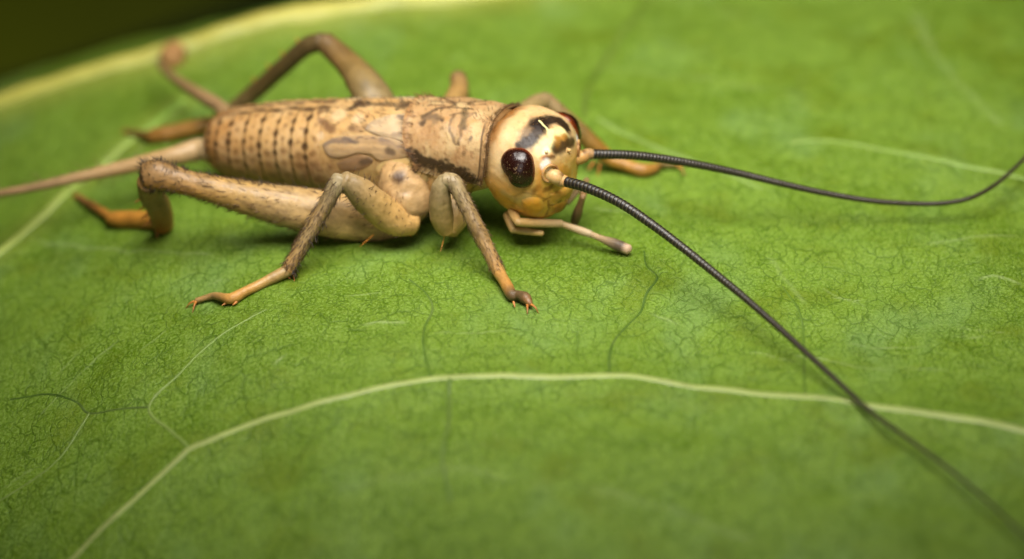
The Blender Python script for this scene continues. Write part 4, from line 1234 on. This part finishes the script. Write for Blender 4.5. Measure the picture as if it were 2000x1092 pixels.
# dark flap of the hind thorax beneath the wing pads
V, F, r, N = patch(tB, [(656, 318), (676, 306), (700, 301), (722, 306), (730, 316), (716, 328), (690, 336), (664, 334)], .025, nr=24, na=64, power=.3)
C = np.tile(lin((158, 124, 88)), (len(V), 1)) * (.7 + .6 * fbm(V, 6, 85))[:, None]; k = sstep(.6, 1., r)[:, None]; C = C * (1 - k) + lin((176, 136, 90)) * k; pt = Painter(V, F, C); pt.stroke([(706, 318), (726, 314)], 14, (92, 72, 52), .8); pt.stroke([(668, 326), (690, 330)], 10, (158, 124, 86), .6)
obj("thorax_flap", V, F, C, MAT_WING, cricket); obj("thorax_flap", mirrored(V, A0, LAT), [q[::-1] for q in F], C, MAT_WING, cricket)
# swollen side plates of the thorax
def pleuron(outline, thick, c, c2):
    V, F, r, N = patch(tB, outline, thick, nr=20, na=48, power=.6)
    C = np.tile(lin(c), (len(V), 1)); k = (sstep(.4, .7, fbm(V, 4, 91)) * .5)[:, None]; C = C * (1 - k) + lin(c2) * k
    obj("side_plate", V, F, C, MAT_BODY, cricket); obj("side_plate", mirrored(V, A0, LAT), [q[::-1] for q in F], C, MAT_BODY, cricket)
pleuron([(836, 350), (846, 340), (858, 352), (862, 380), (850, 404), (838, 396), (830, 372)], .12, (190, 150, 92), (170, 126, 70))
pleuron([(730, 330), (750, 312), (790, 306), (822, 320), (836, 350), (830, 380), (790, 384), (750, 372)], .08, (222, 188, 124), (206, 164, 96))
pleuron([(836, 330), (860, 334), (900, 345), (925, 352), (920, 385), (880, 395), (846, 380)], .10, (206, 168, 104), (186, 140, 76))

# ---- bristles on the body
def pick(mask, n, seed):
    idx = np.where(mask)[0]
    return np.random.default_rng(seed).choice(idx, n) if len(idx) else np.zeros(0, int)
i = pick((pU < .14), 240, 1); hairs("hair", pV[i], pN[i], -AX, (.10, .30), .0065, lin((112, 76, 40)), MAT_HAIR, pron_ob, .7, .2, 2)
i = pick((pU > .95), 420, 3); hairs("hair", pV[i], pN[i], AX, (.07, .14), .006, lin((84, 58, 28)), MAT_HAIR, pron_ob, .6, .3, 4)
i = pick((pU > .05) & (np.abs(pS) < .22), 70, 5); hairs("hair", pV[i], pN[i], -AX * .5, (.10, .22), .005, lin((36, 28, 20)), MAT_HAIR, pron_ob, .15, .1, 6)
i = pick(np.abs(pS) < .97, 500, 7); hairs("hair", pV[i], pN[i], -AX, (.05, .10), .004, lin((150, 112, 64)), MAT_HAIR, pron_ob, .75, .2, 8)
i = pick((np.abs(pS) > .86), 160, 9); hairs("hair", pV[i], pN[i], -AX - UPB, (.12, .24), .008, lin((60, 42, 22)), MAT_HAIR, pron_ob, .6, .2, 10)
i = pick((tf < .68) & (tf > .02) & (tp < 2.2), 2600, 11); hairs("hair", tV[i], tN[i], -AX, (.06, .13), .0042, lin((150, 106, 58)), MAT_HAIR, body_ob, .8, .2, 12)
i = pick((tf < .72) & (tf > .5) & (tp < .8), 130, 13); hairs("hair", tV[i], tN[i], -AX, (.10, .2), .007, lin((50, 38, 26)), MAT_HAIR, body_ob, .5, .2, 14)
leg_hair(ml, cV, cn, ct, (.6, 0, .2), 60, (.12, .26), .008, (80, 52, 26), 15, tilt=.5)
leg_hair(ml, cV, cn, ct, (-.3, 0, .6), 260, (.05, .12), .004, (170, 130, 80), 16, tilt=.5)
_hn = (hV - HC); _hn /= np.linalg.norm(_hn, axis=1)[:, None]
i = pick(np.ones(len(hV), bool), 420, 31); hairs("hair", hV[i], _hn[i], hf * .5 - hu * .5, (.04, .10), .0035, lin((170, 128, 70)), MAT_HAIR, head_ob, .5, .2, 32)
# orange ventral spines that stick out under the coxae
def spines(lst, parent):
    m = M()
    for p, q in lst: spur(m, p, np.array(q) - np.array(p), np.linalg.norm(np.array(q) - np.array(p)), .009, (222, 140, 44))
    V, F, C = m.arrays(); o = obj("hair", V, F, C, MAT_HAIR, parent); o["kind"] = "stuff"
spines([(aty(730, 458, 1.3), aty(703, 482, 1.0)), (aty(808, 440, 1.5), aty(814, 458, 1.3)), (aty(798, 448, 1.4), aty(802, 462, 1.2)), (aty(868, 462, 1.0), aty(860, 492, .7))], ml)

# ---- debris by the far feeler
def debris():
    p = onleaf(338, 112, .3)
    V, F, t, nn, ph = tube([(*(p + np.array([-.12, 0, -.25])), .2, .2), (*(p + np.array([0, .05, 0])), .3, .28), (*(p + np.array([.12, .1, .2])), .2, .2)], 24, 20, lump=.2, seed=5)
    C = np.tile(lin((150, 110, 62)), (len(V), 1)) * (.7 + .6 * fbm(V, 3, 4))[:, None]
    o = obj("plant_crumb", V, F, C, MAT_DARK, None, loc=p)
    o["label"] = "small blurred brown crumb on the leaf beside its midrib"
    o["category"] = "crumb"
debris()
